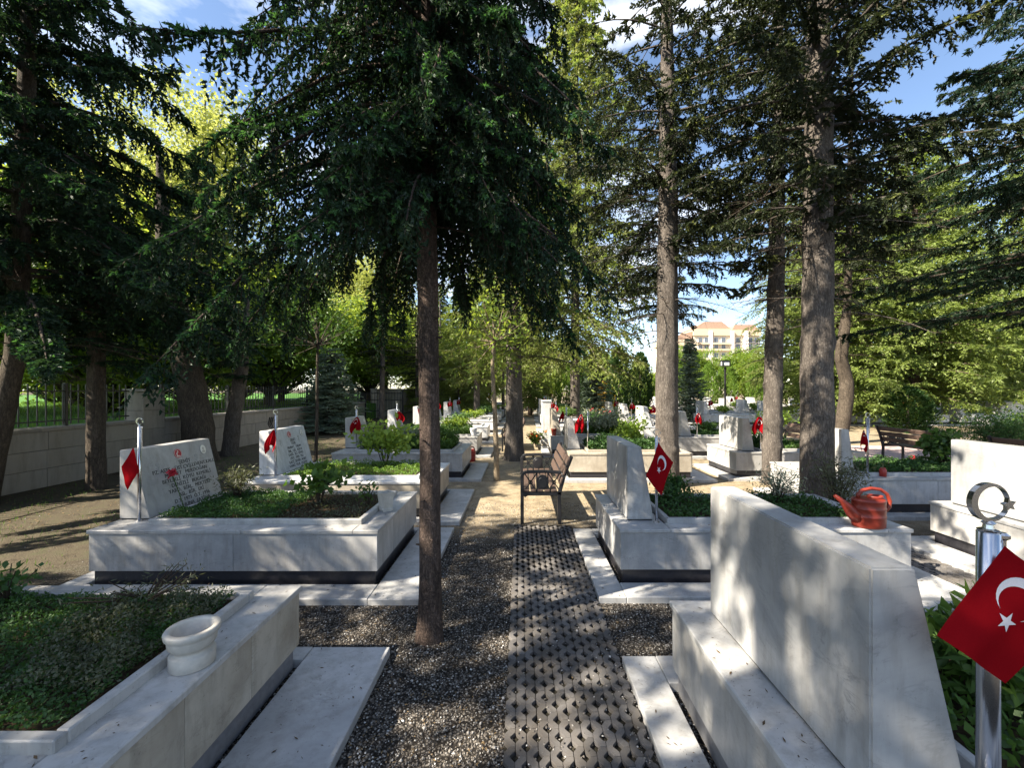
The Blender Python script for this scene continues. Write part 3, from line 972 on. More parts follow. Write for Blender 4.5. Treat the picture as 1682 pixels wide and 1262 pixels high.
flag_pole('bright red flag with black ribbon before the sunlit left headstone', -3.255, 5.66, 0.49, 1.305, 0.0135,
          px_cloth(5.62, (449, 706), (467, 706), (446, 743), 0.018, 0.2, 0.0), GF, 3, ribbon=True, emblem=False)
flag_pole('crumpled red flag over the yellow green plant on the fourth left grave', -3.21, 8.33, 0.49, 1.25, 0.0135,
          px_cloth(8.28, (586, 685), (604, 685), (585, 713), 0.025, 0.4), GF, 4)
flag_pole('small red flag on the fifth left grave near the gate', -3.19, 11.0, 0.49, 1.27, 0.0135,
          px_cloth(10.95, (656, 676), (670, 676), (656, 693), 0.02, 0.3), GF, 5, emblem=False)
flag_pole('red flag in the middle beside the grey headstone near the bench', 1.185, 3.71, 0.49, 1.23, 0.0135,
          px_cloth(3.66, (1081, 727), (1106, 760), (1061, 781), 0.014, 0.15), GF, 6, limp=False)
flag_pole('red flag leaning at the brownish small headstone behind the bench', 1.28, 8.12, 0.49, 1.22, 0.0135,
          px_cloth(8.07, (956, 681), (971, 681), (950, 711), 0.02, 0.3), GF, 7)
flag_pole('narrow red flag at the headstone beside the white pillar', 1.15, 10.72, 0.49, 1.2, 0.0135,
          px_cloth(10.68, (924, 676), (932, 676), (922, 694), 0.02, 0.3), GF, 8, emblem=False)
flag_pole('red flag at the right edge of the dappled headstone by the slim trunk', 4.48, 7.95, 0.49, 1.15, 0.0135,
          px_cloth(7.9, (1246, 685), (1268, 685), (1246, 714), 0.025, 0.4), GF, 9)
flag_pole('small red flag right of the scaly trunk above a low shrub', 4.30, 10.38, 0.49, 1.2, 0.0135,
          px_cloth(10.3, (1148, 679), (1159, 679), (1148, 698), 0.02, 0.4), GF, 10)
flag_pole('thin twisted red flag in front of the brown bench on the right', 4.56, 5.6, 0.49, 1.27, 0.0135,
          px_cloth(5.55, (1419, 707), (1434, 707), (1416, 741), 0.018, 0.2), GF, 11)
small = None
for kind, i, g in far_list:
    if kind == 'f' and (i * 7) % 3:
        continue
    x, y, _ = g.location
    lab = {'l': 'tiny red flag on the %s far left aisle grave' % ORD[i % 18], 'r': 'tiny red flag on the %s far right aisle grave' % ORD[i % 18],
           's': 'tiny red flag on the %s far second row grave' % ORD[i % 18],
           'f': 'tiny red flag in the sunlit white field, %s row, %s grave from the left' % (ORD[i // 10], ORD[i % 10])}[kind]
    fx, fy = x + 0.34, y + 0.10
    if small is None:
        small = flag_pole(lab, fx, fy, 0.49, 1.25, 0.0135, ((fx + 0.02, fy - 0.04, 1.16), Vector((0.20, 0, 0)), Vector((-0.01, 0.0, -0.28)), 0.025, 0.3), 'tiny red flags on the far graves', 20, stick=False)
    else:
        c = copy_tree(small)
        c.location = (fx, fy, 0.49)
        c.rotation_euler.z = ((i * 37) % 10 - 5) * 0.09
        tag(c, lab)

# ------------------------------------------------------------------ trees
def trunk_verts(pts, rads, sides=20, rings=50, rough=0.05, flare=0.0, knots=0.0, seed=0):
    """a tapered trunk through pts (list of xyz), with uneven bark, a flared foot and branch whorls"""
    rng = np.random.default_rng(seed)
    pts = np.array(pts, float)
    rads = np.array(rads, float)
    u = np.linspace(0, 1, len(pts))
    s = np.linspace(0, 1, rings)
    s = s ** 1.25
    P = np.stack([np.interp(s, u, pts[:, k]) for k in range(3)], -1)
    r = np.interp(s, np.linspace(0, 1, len(rads)), rads)
    zz = P[:, 2] - P[0, 2]
    th = np.linspace(0, 2 * np.pi, sides, endpoint=False)
    lobes = sum(np.cos(k * th[None] + rng.uniform(0, 6.28)) * a for k, a in ((3, .5), (5, .5), (2, .35)))
    rad = r[:, None] * (1 + flare * np.exp(-zz / 0.16)[:, None] * (0.8 + 0.5 * lobes))
    ph = rng.uniform(0, 6.28, 6)
    rad = rad * (1 + rough * (np.sin(7 * th[None] + 3.1 * zz[:, None] + ph[0]) * .5 + np.sin(11 * th[None] - 9.3 * zz[:, None] + ph[1]) * .35 + np.sin(3 * th[None] + 6.7 * zz[:, None] + ph[2]) * .5))
    if knots:
        for kz in np.arange(0.7, zz[-1], 0.55):
            kz = kz + rng.uniform(-.1, .1)
            rad *= 1 + knots * np.exp(-((zz - kz) / 0.045) ** 2)[:, None] * (0.6 + 0.5 * np.cos(th[None] * 2 + rng.uniform(0, 6.28)))
    V = np.stack([P[:, None, 0] + rad * np.cos(th), P[:, None, 1] + rad * np.sin(th), np.repeat(P[:, 2:3], sides, 1)], -1).reshape(-1, 3)
    T = []
    for i in range(rings - 1):
        a = i * sides + np.arange(sides)
        b = i * sides + (np.arange(sides) + 1) % sides
        T += [np.stack([a, b, b + sides], -1), np.stack([a, b + sides, a + sides], -1)]
    return V, np.concatenate(T)

def tubes_np(polys, radii, sides=5):
    """many tapered limbs at once: polys (N,K,3), radii (N,K)"""
    N, K, _ = polys.shape
    t = np.gradient(polys, axis=1)
    t = unit(t)
    ref = np.zeros_like(t); ref[..., 2] = 1
    side = unit(np.cross(t, ref) + 1e-6)
    up = np.cross(side, t)
    th = np.linspace(0, 2 * np.pi, sides, endpoint=False)
    V = polys[:, :, None] + radii[:, :, None, None] * (side[:, :, None] * np.cos(th)[None, None, :, None] + up[:, :, None] * np.sin(th)[None, None, :, None])
    V = V.reshape(-1, 3)
    base = (np.arange(N) * K * sides)[:, None, None] + (np.arange(K - 1) * sides)[None, :, None]
    a = base + np.arange(sides)[None, None]
    b = base + ((np.arange(sides) + 1) % sides)[None, None]
    T = np.concatenate([np.stack([a, b, b + sides], -1).reshape(-1, 3), np.stack([a, b + sides, a + sides], -1).reshape(-1, 3)])
    return V, T

def needles(P, D, L, nper, nl, nw, rng, spread=0.85, mi=None, bw_=0.68):
    N = len(P)
    s = rng.random((N, nper)) ** 0.85
    base = P[:, None] + D[:, None] * (s * L[:, None])[..., None]
    r = rng.normal(size=(N, nper, 3))
    r -= (r * D[:, None]).sum(-1, keepdims=True) * D[:, None]
    r = unit(r)
    tipd = unit(D[:, None] * 0.6 + r * spread)
    ln = nl * rng.uniform(0.65, 1.3, (N, nper, 1))
    w = np.cross(D[:, None], r) * (nw * 0.5)
    V = np.stack([base - w, base + w, base + tipd * ln], 2).reshape(-1, 3)
    T = np.arange(N * nper * 3).reshape(-1, 3)
    m = None if mi is None else np.repeat(mi, nper)
    # the dense core of the shoot: two narrow crossed blades
    r0 = r[:, 0]
    r1 = np.cross(D, r0)
    for rr_ in (r0, r1):
        CV, CT = leaf_tris(P, D, rr_, L * 1.08, np.full(N, nl * bw_))
        T = np.concatenate([T, CT + len(V)])
        V = np.concatenate([V, CV])
        if mi is not None:
            m = np.concatenate([m, np.repeat(mi, 2)])
    return V, T, m

def conifer(seed, H, zb, Rf, nb, step, l2, hang, shoots, shoot_len, nper, nl, nw, a=0.1, b=0.55, c=0.12, zdetail=99, new=0.0,
            az_gain=None, dead=0, dead_zone=(1.5, 3), trunk_r=0.15, lean=None, side_spread=0.9, up_taper=0.7, jitter=1.0, rise=0.0, zpow=1.0, fan=None, whorl=0.0):
    """returns (branch wood mesh data, foliage mesh data with material index)"""
    rng = np.random.default_rng(seed)
    WV, FV, FT, FM = [], [], [], []
    K = 7
    polys, rads = [], []
    secP, secD, secL, secT, secLat, fine, tipf, hkl = [], [], [], [], [], [], [], []
    for i in range(nb):
        q = (i + rng.uniform(0, 1)) / nb
        z0 = zb + (H - zb - 0.3) * q ** zpow
        if whorl and z0 < zdetail:
            z0 = zb + round((z0 - zb) / whorl) * whorl + rng.normal(0, 0.035)
        az = i * 2.399963 + rng.normal(0, 0.35)
        L = Rf(z0) * rng.uniform(0.72, 1.12)
        if az_gain:
            L *= az_gain(az)
        if L < 0.08:
            continue
        f = 0.0 if z0 > zdetail else 1.0
        t = np.linspace(0, 1, 24)
        bj = b * rng.uniform(0.72, 1.08)
        dz = L * (a * t - bj * t ** 2 + c * t ** 4)
        da = rng.normal(0, 0.12) * t * t
        hx, hy = np.cos(az + da), np.sin(az + da)
        lx, ly = (lean(z0) if lean else (0, 0))
        rr = L * t * (1 - 0.12 * t)
        pts = np.stack([lx + hx * rr, ly + hy * rr, z0 + dz], -1)
        kk = np.linspace(0, 23, K).astype(int)
        polys.append(pts[kk])
        r0 = min(0.010 * L + 0.006, trunk_r * 0.4)
        rads.append(np.linspace(r0, 0.0025, K))
        stp = step if f else step * (4.5 if fan else 2.2)
        m = max(4, int(L / stp))
        tt = np.linspace(0.10, 1.0, m) + rng.uniform(-.02, .02, m)
        tt = np.clip(tt, 0.02, 1)
        pos = np.stack([np.interp(tt, t, pts[:, k]) for k in range(3)], -1)
        tan = unit(np.stack([np.interp(tt, t, np.gradient(pts[:, k])) for k in range(3)], -1))
        lat = unit(np.cross(tan, np.array([0, 0, 1.0])))
        sg = np.where(np.arange(m) % 2 == 0, 1, -1)[:, None]
        d = unit(tan * rng.uniform(.35, .8, (m, 1)) + lat * sg * rng.uniform(.4, 1.0, (m, 1)) * side_spread + np.array([0, 0, 1.0]) * rng.normal(rise, .12, (m, 1)) * jitter)
        hk = np.zeros(m)
        if fan:
            hanging = rng.random(m) < fan[0]
            dn = unit(np.array([0, 0, -1.0]) + tan * rng.uniform(.1, .5, (m, 1)) + lat * rng.normal(0, .22, (m, 1)))
            d = np.where(hanging[:, None], dn, d)
            hk = np.where(hanging, 0.25, 0.3)
        d[-1] = tan[-1]
        ln = l2 * (0.35 + 0.65 * np.sin(np.pi * np.clip(tt, 0.08, 0.9)) ** 0.7) * rng.uniform(0.55, 1.2, m) * min(1.0, 0.4 + L / 2.2)
        if fan:
            latl = l2 * np.clip(1.05 - 0.80 * tt, .2, 1) * np.clip(0.35 + 2.2 * tt, 0, 1)
            hangl = fan[1] * np.clip(0.25 + 1.6 * tt, 0, 1) * np.clip(1.5 - 1.05 * tt, .3, 1)
            ln = np.where(hanging, hangl, latl) * rng.uniform(0.6, 1.15, m) * min(1.0, 0.45 + L / 2.5)
        hkl.append(hk)
        secP.append(pos); secD.append(d); secL.append(ln); secLat.append(lat * sg); fine.append(np.full(m, f)); tipf.append(0.25 + 1.3 * (tt > 0.6))
    P, D, L2, LAT, FN = (np.concatenate(x) for x in (secP, secD, secL, secLat, fine))
    TIPS = np.concatenate(tipf)
    HK = np.concatenate(hkl)
    if fan:
        TIPS = np.where(HK < 0.28, 0.1, TIPS)
    g = np.array([0, 0, -1.0])
    hg = hang * np.where(rng.random(len(P)) < 0.42, rng.uniform(0.9, 1.5, len(P)), rng.uniform(0.1, 0.5, len(P)))[:, None]
    if fan:
        hg = (HK * rng.uniform(0.5, 1.6, len(P)) * (hang / 1.0))[:, None]
    def q(s):
        return P + D * (L2 * s * (1 - 0.3 * s))[:, None] + g * (L2[:, None] * hg * s ** 1.6)
    # twig wood as thin ribbons
    for s0, s1 in ((0, .5), (.5, 1)):
        A, B = q(s0), q(s1)
        w = unit(np.cross(B - A, rng.normal(size=A.shape))) * (0.0035 if s0 == 0 else 0.0022)
        V = np.stack([A - w, A + w, B], 1).reshape(-1, 3)
        FV.append(V); FT.append(np.arange(len(V)).reshape(-1, 3)); FM.append(np.full(len(V) // 3, 2))
    # shoots along the twigs
    SP, SD, SL, SM, SF = [], [], [], [], []
    for k in range(shoots):
        s = (k + 0.35 + rng.uniform(-.3, .3)) / shoots
        s = min(max(s, 0.02), 0.98)
        p0, p1 = q(s), q(min(1.0, s + 0.08))
        tg = unit(p1 - p0)
        sd = unit(np.cross(tg, g) + 1e-5 + rng.normal(0, .25, tg.shape)) * (1 if k % 2 == 0 else -1)
        dd = unit(tg * rng.uniform(.5, 1.1, (len(P), 1)) + sd * 0.75 + g * 0.15 * hang)
        SP.append(p0); SD.append(dd)
        SL.append(shoot_len * (1 - 0.45 * s) * rng.uniform(.6, 1.2, len(P)))
        SM.append(((rng.random(len(P)) < new * (2.2 if s > .5 else .2) * TIPS)).astype(int))
        SF.append(FN)
    SP, SD, SL, SM, SF = (np.concatenate(x) for x in (SP, SD, SL, SM, SF))
    for fl, npr, sc_ in ((1.0, nper, 1.0), (0.0, max(3, nper // 2), 1.7)):
        k = SF == fl
        if not k.any():
            continue
        V, T, m = needles(SP[k], SD[k], SL[k] * (1 if fl else 1.4), npr, nl * sc_, nw * sc_ * (1 if fl else 1.3), rng, mi=SM[k])
        FV.append(V); FT.append(T); FM.append(m)
    # bare dead branches below the crown
    for i in range(dead):
        z0 = rng.uniform(*dead_zone)
        az = rng.uniform(0, 6.28)
        L = Rf(zb) * rng.uniform(0.35, 0.9)
        t = np.linspace(0, 1, K)
        lx, ly = (lean(z0) if lean else (0, 0))
        bend = rng.normal(0, .25)
        pts = np.stack([lx + np.cos(az + bend * t) * L * t, ly + np.sin(az + bend * t) * L * t, z0 + L * (rng.uniform(-.1, .25) * t - rng.uniform(.1, .35) * t * t)], -1)
        polys.append(pts); rads.append(np.linspace(0.009, 0.002, K))
        nn = 34
        tt = rng.uniform(.25, 1, nn)
        pos = np.stack([np.interp(tt, t, pts[:, k]) for k in range(3)], -1)
        dv = unit(rng.normal(size=(nn, 3)) * [1, 1, .5] + np.array([np.cos(az), np.sin(az), -.25]))
        ln = rng.uniform(.12, .45, nn) * L * .6
        w = unit(np.cross(dv, rng.normal(size=dv.shape))) * 0.003
        V = np.stack([pos - w, pos + w, pos + dv * ln[:, None]], 1).reshape(-1, 3)
        FV.append(V); FT.append(np.arange(len(V)).reshape(-1, 3)); FM.append(np.full(nn, 2))
    bw = tubes_np(np.stack(polys), np.stack(rads), 5)
    off = 0
    TT = []
    for V, T in zip(FV, FT):
        TT.append(T + off)
        off += len(V)
    return bw, (np.concatenate(FV), np.concatenate(TT), np.concatenate(FM))

def tree_from(name, label, x, y, trunk, bw, fol, mats, bark, group=None, cat='tree'):
    t = thing(name, label, cat, (x, y, 0), 0, group)
    link('trunk', np_mesh('trunk', trunk[0], trunk[1], [bark], smooth=True), t)
    if bw is not None:
        b = link('branches', np_mesh('branches', bw[0], bw[1], [bark], smooth=True), t)
        b['kind'] = 'stuff'
    c = link('crown', np_mesh('crown', fol[0], fol[1], mats, fol[2]), t)
    c['kind'] = 'stuff'
    return t
def place_copy(src, label, x, y, rz=0.0, s=1.0, sz=None, group=None, z=0.0):
    c = copy_tree(src)
    c.location = (x, y, z)
    c.rotation_euler.z = rz
    c.scale = (s, s, sz or s)
    return tag(c, label, None, group)

SPR = [M['needle_dark'], M['needle_new'], M['twig']]
# the spruce standing in the aisle
tr = trunk_verts([(0, 0, -.05), (0.0, 0, 1), (-.02, .01, 2.4), (-.05, .02, 5), (-.07, .02, 11)], [.073, .067, .066, .055, .01], 22, 70, 0.035, 0.40, 0.05, 2)
bw, fol = conifer(11, 10.5, 2.95, lambda z: 1.48 * min(1, (11.0 - z) / 7.2), 290, 0.024, 0.37, 1.0, 11, 0.055, 3, 0.023, 0.0125, fan=(0.45, 0.55), whorl=0.25, a=0.10, b=0.95, c=0.22,
                  zdetail=5.4, new=0.16, zpow=1.5, az_gain=lambda a: 1.0 + 0.17 * math.cos(a - math.pi) - 0.36 * max(0, math.cos(a + math.pi / 2)) ** 2, trunk_r=.066, dead=5, dead_zone=(2.7, 3.2))
sb = MB()
_r = random.Random(6)
for k in range(26):
    z_, a_ = 0.5 + k * 0.1 + _r.uniform(-.05, .05), _r.uniform(0, 6.28)
    rr_, l_ = 0.06, _r.uniform(.015, .05)
    sb.tube([(rr_ * math.cos(a_), rr_ * math.sin(a_), z_), ((rr_ + l_) * math.cos(a_), (rr_ + l_) * math.sin(a_), z_ + _r.uniform(-.005, .012))], [_r.uniform(.006, .011), .005], 6)
sb_me = sb.mesh('stub', M['bark_red'])
sb_me.calc_loop_triangles()
tr = (np.concatenate([tr[0], np.array([v.co[:] for v in sb_me.vertices])]), np.concatenate([tr[1], np.array([t_.vertices[:] for t_ in sb_me.loop_triangles]) + len(tr[0])]))
tree_from('spruce_tree', 'slender spruce with brown trunk and dark drooping boughs standing in the aisle', -0.597, 2.82, tr, bw, fol, SPR, M['bark_red'])

# the big dark spruce at the left edge
tr = trunk_verts([(-.35, 0, -.05), (-.12, 0, .9), (0.15, 0, 2.2), (.3, 0, 6), (.4, 0, 13)], [.15, .125, .11, .09, .02], 18, 40, .05, .3, .03, 3)
bw, fol = conifer(21, 13, 2.9, lambda z: 3.15 * (13.3 - z) / 10.2, 165, 0.039, 0.62, 1.0, 11, 0.098, 3, 0.048, 0.024, fan=(0.40, 0.62), whorl=0.36, a=0.12, b=0.62, c=0.2, zdetail=7.5, zpow=1.25, new=0.12,
                  trunk_r=.15, lean=lambda z: (.15 + .02 * z, 0), dead=10, dead_zone=(2.0, 2.9))
big_left = tree_from('spruce_tree', 'large dark spruce at the left edge with sweeping branches above the stone wall', -7.25, 6.0, tr, bw, fol, SPR, M['bark_dark'])

# sparse conifers with long bare trunks on the right
PIN = [M['needle_pine'], M['needle_olive'], M['twig']]
def pine(seed, H, zb, rad, r0, pts=None, nb=64, new=0.12, dead=12, dz=(2.2, 4.0), kn=.12, zdet=7.5, mats=None, hh=None):
    pts = pts or [(0, 0, -.05), (0, 0, 1.5), (0.02, 0, 5), (0, .05, H)]
    tr = trunk_verts(pts, [r0, r0 * .93, r0 * .80, .02], 24, 90, .05, .30, kn, seed)
    bw, fol = conifer(seed, H, zb, lambda z: rad * (0.55 + 0.45 * min(1, (z - zb) / 2.0)) * min(1, (H + .4 - z) / (H * .6)), int(nb * 1.5), 0.053, 0.55, 0.8, 9, 0.095, 4, 0.038, 0.016, fan=(0.3, 0.34), whorl=0.33,
                      a=0.16, b=0.34, c=0.06, zdetail=zdet, new=new, trunk_r=r0, dead=dead, dead_zone=dz)
    return tr, bw, fol
tr, bw, fol = pine(31, 10.5, 3.6, 2.6, .190, nb=84, dead=26, dz=(2.4, 4.6), new=.03)
p1 = tree_from('conifer_tree', 'tall conifer with thick ringed trunk standing behind the orange watering can', 3.70, 5.32, tr, bw, fol, PIN, M['bark'])
tr, bw, fol = pine(32, 11, 3.4, 2.7, .195, nb=66, dead=38, dz=(2.4, 5.2), new=.06)
p2 = tree_from('conifer_tree', 'tall conifer with scaly sunlit trunk left of the orange can, behind the middle flag', 2.49, 7.25, tr, bw, fol, PIN, M['bark'])
tr, bw, fol = pine(33, 12, 3.5, 2.0, .155, [(0, 0, -.05), (.03, 0, 2), (.09, 0, 4), (.2, .05, 12)], nb=46, dead=30, dz=(2.2, 4.6), kn=.16)
p3 = tree_from('conifer_tree', 'slim knotted conifer trunk between the two thick trunks', 4.42, 7.5, tr, bw, fol, PIN, M['bark'])
tr, bw, fol = pine(34, 13, 3.9, 3.0, .20, [(-.15, 0, -.05), (.08, 0, 1.3), (.10, 0, 1.9), (-.08, 0, 2.6), (.12, 0, 4.2), (.3, 0, 13)], nb=60, dead=14, dz=(2.6, 4), kn=.05)
p4 = tree_from('conifer_tree', 'dark curved conifer trunk behind the pale planter box, right of the thick trunk', 9.85, 13.0, tr, bw, fol, PIN, M['bark_dark'])
GP = 'conifers planted among the graves'
# left side trunks by the wall
tr, bw, fol = pine(35, 7.5, 2.4, 1.7, .32, [(.10, 0, -.05), (.02, 0, .9), (-.22, 0, 2.2), (-.7, 0, 4.5), (-.9, 0, 7.5)], nb=50, dead=6, dz=(1.9, 2.6), kn=.02, new=.05, mats=SPR)
tree_from('conifer_tree', 'thick leaning trunk before the wall, right of the stone pillar', -7.45, 9.8, tr, bw, fol, SPR, M['bark_dark'])
tr, bw, fol = pine(36, 5.2, 2.1, 1.6, .125, nb=44, dead=6, dz=(1.6, 2.4), kn=.05, new=.1)
tree_from('conifer_tree', 'rough upright trunk close to the wall at the far left', -7.02, 7.05, tr, bw, fol, SPR, M['bark_dark'])
tr, bw, fol = pine(37, 4.2, 2.0, 1.2, .18, [(-.1, 0, -.05), (.02, 0, 1), (.22, 0, 2.2), (.4, 0, 4.2)], nb=34, dead=6, dz=(1.8, 2.4), kn=.03, new=.1)
tree_from('conifer_tree', 'leaning grey trunk before the wall behind the sunlit left headstone', -7.15, 10.6, tr, bw, fol, SPR, M['bark'])
# lit olive conifers further back
OLV = [M['needle_olive'], M['needle_lit'], M['twig']]
tr = trunk_verts([(0, 0, -.05), (0, 0, 4), (.1, 0, 19)], [.21, .18, .03], 16, 40, .05, .3, .04, 41)
bw, fol = conifer(41, 19, 2.9, lambda z: 3.7 * min(1, (20.0 - z) / 9), 210, 0.14, 1.1, 0.9, 8, 0.19, 3, 0.085, 0.042, a=.1, b=.5, c=.1, zdetail=14, new=.35, trunk_r=.2, dead=6, dead_zone=(2.0, 3))
o1 = tree_from('conifer_tree', 'tall olive green conifer with drooping sunlit boughs behind the bench', 2.25, 17.6, tr, bw, fol, OLV, M['bark'])
tr = trunk_verts([(0, 0, -.05), (-.02, 0, 3), (0, 0, 9)], [.22, .165, .02], 20, 50, .05, .35, .04, 42)
bw, fol = conifer(42, 9.5, 2.35, lambda z: 1.9 * min(1, (10 - z) / 5), 120, 0.11, 0.7, 0.5, 8, 0.13, 4, 0.055, 0.022, a=.15, b=.4, c=.1, zdetail=8, new=.4, trunk_r=.2, dead=6, dead_zone=(1.9, 2.5))
o2 = tree_from('conifer_tree', 'conifer with pale mottled trunk at the aisle edge behind the iron bench', -0.14, 10.0, tr, bw, fol, OLV, M['bark'])
# spruces in the sunlit needle colour, near the right edge and behind
LIT = [M['needle_lit'], M['needle_lit'], M['twig']]
tr = trunk_verts([(0, 0, -.05), (0, 0, 4), (.05, 0, 12)], [.24, .18, .02], 14, 30, .05, .3, .03, 43)
bw, fol = conifer(43, 12, 0.9, lambda z: 3.9 * max(0.05, 1 - (z / 12.8) ** 1.7), 180, 0.14, 1.1, 0.6, 8, 0.20, 3, 0.10, 0.05, a=.05, b=.28, c=.12, zdetail=12, new=.3, trunk_r=.2)
l1 = tree_from('spruce_tree', 'bright yellow green spruce standing behind the brown bench', 14.6, 19.5, tr, bw, fol, LIT, M['bark_red'])
l1['group'] = 'sunlit spruces on the right'

place_copy(l1, 'bright spruce with reddish trunk near the right edge, behind the white tomb', 19.0, 20.5, 1.3, 1.2, 1.2, 'sunlit spruces on the right')
place_copy(l1, 'sunlit spruce rising furthest right above the dark shrubs', 25.5, 20.5, 2.4, 1.0, 1.35, 'sunlit spruces on the right')
place_copy(l1, 'sunlit spruce seen between the thick trunk and the curved trunk', 22.6, 30.5, 3.6, 1.1, 1.0, 'sunlit spruces on the right')
place_copy(l1, 'pale green spruce towering behind the brown bench in the back', 29.0, 30.0, 4.4, 1.4, 1.5, 'sunlit spruces on the right')
place_copy(l1, 'yellow green spruce seen left of the pale mottled trunk', -3.3, 23.5, 5.0, 0.72, 0.6, 'sunlit spruces in the middle')
place_copy(l1, 'small yellow green spruce directly behind the pale mottled trunk', 0.6, 27.0, 0.7, 0.6, 0.6, 'sunlit spruces in the middle')
place_copy(l1, 'yellow green spruce behind the black gate', -6.6, 33.0, 2.0, 0.9, 0.8, 'sunlit spruces in the middle')
place_copy(o1, 'olive conifer far behind the bench on the left side of the aisle', -2.2, 36.0, 2.2, 0.9, 0.8, GP)
place_copy(o1, 'olive conifer behind the curved dark trunk on the right', 17.0, 25.0, 1.2, 1.0, 0.8, 'sunlit spruces on the right')
place_copy(o2, 'slim conifer left of the aisle far beyond the iron bench', -2.0, 19.5, 1.9, 0.75, 0.8, GP)
place_copy(o2, 'slim conifer standing in the far aisle, right of the pale mottled trunk', 0.75, 30.0, 4.1, 0.7, 1.0, GP)
place_copy(o2, 'slim conifer in the far aisle, next to the white pillar', 0.35, 32.5, 0.4, 0.6, 1.0, GP)
place_copy(p2, 'dark conifer beyond the black gate left of the aisle', -5.8, 24.0, 2.6, 0.7, 0.55, GP)
place_copy(p3, 'slim dark trunk beyond the third left grave near the gate', -6.2, 19.0, 1.1, 0.8, 0.7, GP)
place_copy(p3, 'slim dark trunk right of the black gate', -5.0, 27.0, 4.0, 0.9, 0.7, GP)
# blue spruce
BLU = [M['needle_blue'], M['needle_blue'], M['twig']]
tr = trunk_verts([(0, 0, -.05), (0, 0, 4.3)], [.12, .02], 12, 12, .03, .2)
bw, fol = conifer(45, 4.6, 0.15, lambda z: 1.15 * (4.8 - z) / 4.6, 170, 0.10, 0.45, 0.1, 6, 0.16, 6, 0.06, 0.026, a=.15, b=.18, c=.05, trunk_r=.08)
b1 = tree_from('blue_spruce', 'silvery blue spruce beside the scaly sunlit trunk', 8.9, 22.4, tr, bw, fol, BLU, M['bark_dark'], 'blue spruces')
place_copy(b1, 'low silvery conifer before the fence, left of the gate', -7.2, 16.2, 1.0, 1.3, 0.75, 'blue spruces')
place_copy(b1, 'pale silvery conifer hanging over the graves behind the aisle, left of the scaly trunk', 3.6, 20.5, 2.0, 1.1, 0.85, 'blue spruces')

# broadleaf trees
def broadleaf(seed, H, zb, rx, rz, nclu, nleaf, lsize, clr, r0=0.22, hollow=0.5):
    rng = np.random.default_rng(seed)
    tr = trunk_verts([(0, 0, -.05), (.05, 0, zb), (.1, .1, zb + rz * .8), (.1, .1, H * .9)], [r0, r0 * .8, r0 * .5, .03], 14, 30, .05, .3, 0, seed)
    d = unit(rng.normal(size=(nclu, 3)))
    rad = rng.random(nclu) ** hollow
    C = d * rad[:, None] * np.array([rx, rx, rz]) * rng.uniform(.75, 1.08, (nclu, 1)) + np.array([0, 0, zb + rz])
    K = 6
    t = np.linspace(0, 1, K)
    st = np.stack([np.zeros(nclu), np.zeros(nclu), np.clip(C[:, 2] - rz * .75, zb * .8, H * .85)], -1)
    mid = (st + C) / 2 + rng.normal(0, .25, C.shape) + np.array([0, 0, -.2])
    polys = (1 - t)[None, :, None] ** 2 * st[:, None] + 2 * (t * (1 - t))[None, :, None] * mid[:, None] + (t ** 2)[None, :, None] * C[:, None]
    bw = tubes_np(polys, np.linspace(r0 * .22, .008, K)[None].repeat(nclu, 0), 4)
    n = nclu * nleaf
    cl = np.repeat(C, nleaf, 0)
    cr = np.repeat(rng.uniform(.6, 1.35, nclu), nleaf)[:, None] * clr
    off = rng.normal(0, 1, (n, 3)) * cr * np.array([1, 1, .55])
    P = cl + off
    D = unit(rng.normal(size=(n, 3)) + off / cr * .4 + np.array([0, 0, -.45]))
    S = unit(np.cross(D, rng.normal(size=(n, 3))))
    V, T = leaf_tris(P, D, S, lsize * rng.uniform(.6, 1.3, n), lsize * rng.uniform(.4, .75, n))
    return tr, bw, (V, T, None)
tr, bw, fol = broadleaf(51, 10, 0.8, 3.5, 4.4, 150, 230, 0.22, 0.52)
t1 = tree_from('leafy_tree', 'bright green leafy tree on the lawn behind the wall, above the stone pillar', -14.5, 15.0, tr, bw, fol, [M['leaf']], M['bark_dark'], 'leafy trees beyond the wall')
tr, bw, fol = broadleaf(52, 16, 2.6, 3.8, 6.2, 150, 230, 0.16, 0.55, hollow=.4)
t2 = tree_from('leafy_tree', 'tall yellow green leafy tree behind the wall with thin crown against the sky', -13.2, 17.6, tr, bw, fol, [M['leaf_yellow']], M['bark'], 'leafy trees beyond the wall')
lt = [(t1, 'leafy tree behind the wall at the far left edge', -14.0, 7.2, 1.0, .85, .8), (t1, 'leafy tree behind the wall, seen past the rough upright trunk', -18.0, 12.0, 2.1, 1.1, .9),
      (t1, 'leafy tree behind the wall, right of the thick leaning trunk', -11.4, 14.6, 3.3, .62, .62), (t1, 'leafy tree on the lawn left of the gate', -11.8, 20.0, 4.2, .9, .8),
      (t1, 'leafy tree beyond the gate, partly hidden by the aisle spruce', -9.6, 27.0, 5.2, 1.0, .75), (t1, 'leafy tree far back on the lawn, deep behind the pillar', -22.0, 21.0, .6, 1.2, 1.0),
      (t2, 'tall thin crowned tree further back behind the wall, left of the sky gap', -19.0, 19.0, 2.0, 1.0, 1.0),
      (t2, 'tall yellow green tree behind the gate', -9.8, 31.0, 4.0, .9, .8)]
for s, lab, x, y, rz, k, kz in lt:
    place_copy(s, lab, x, y, rz, k, kz, 'leafy trees beyond the wall', 0.8)
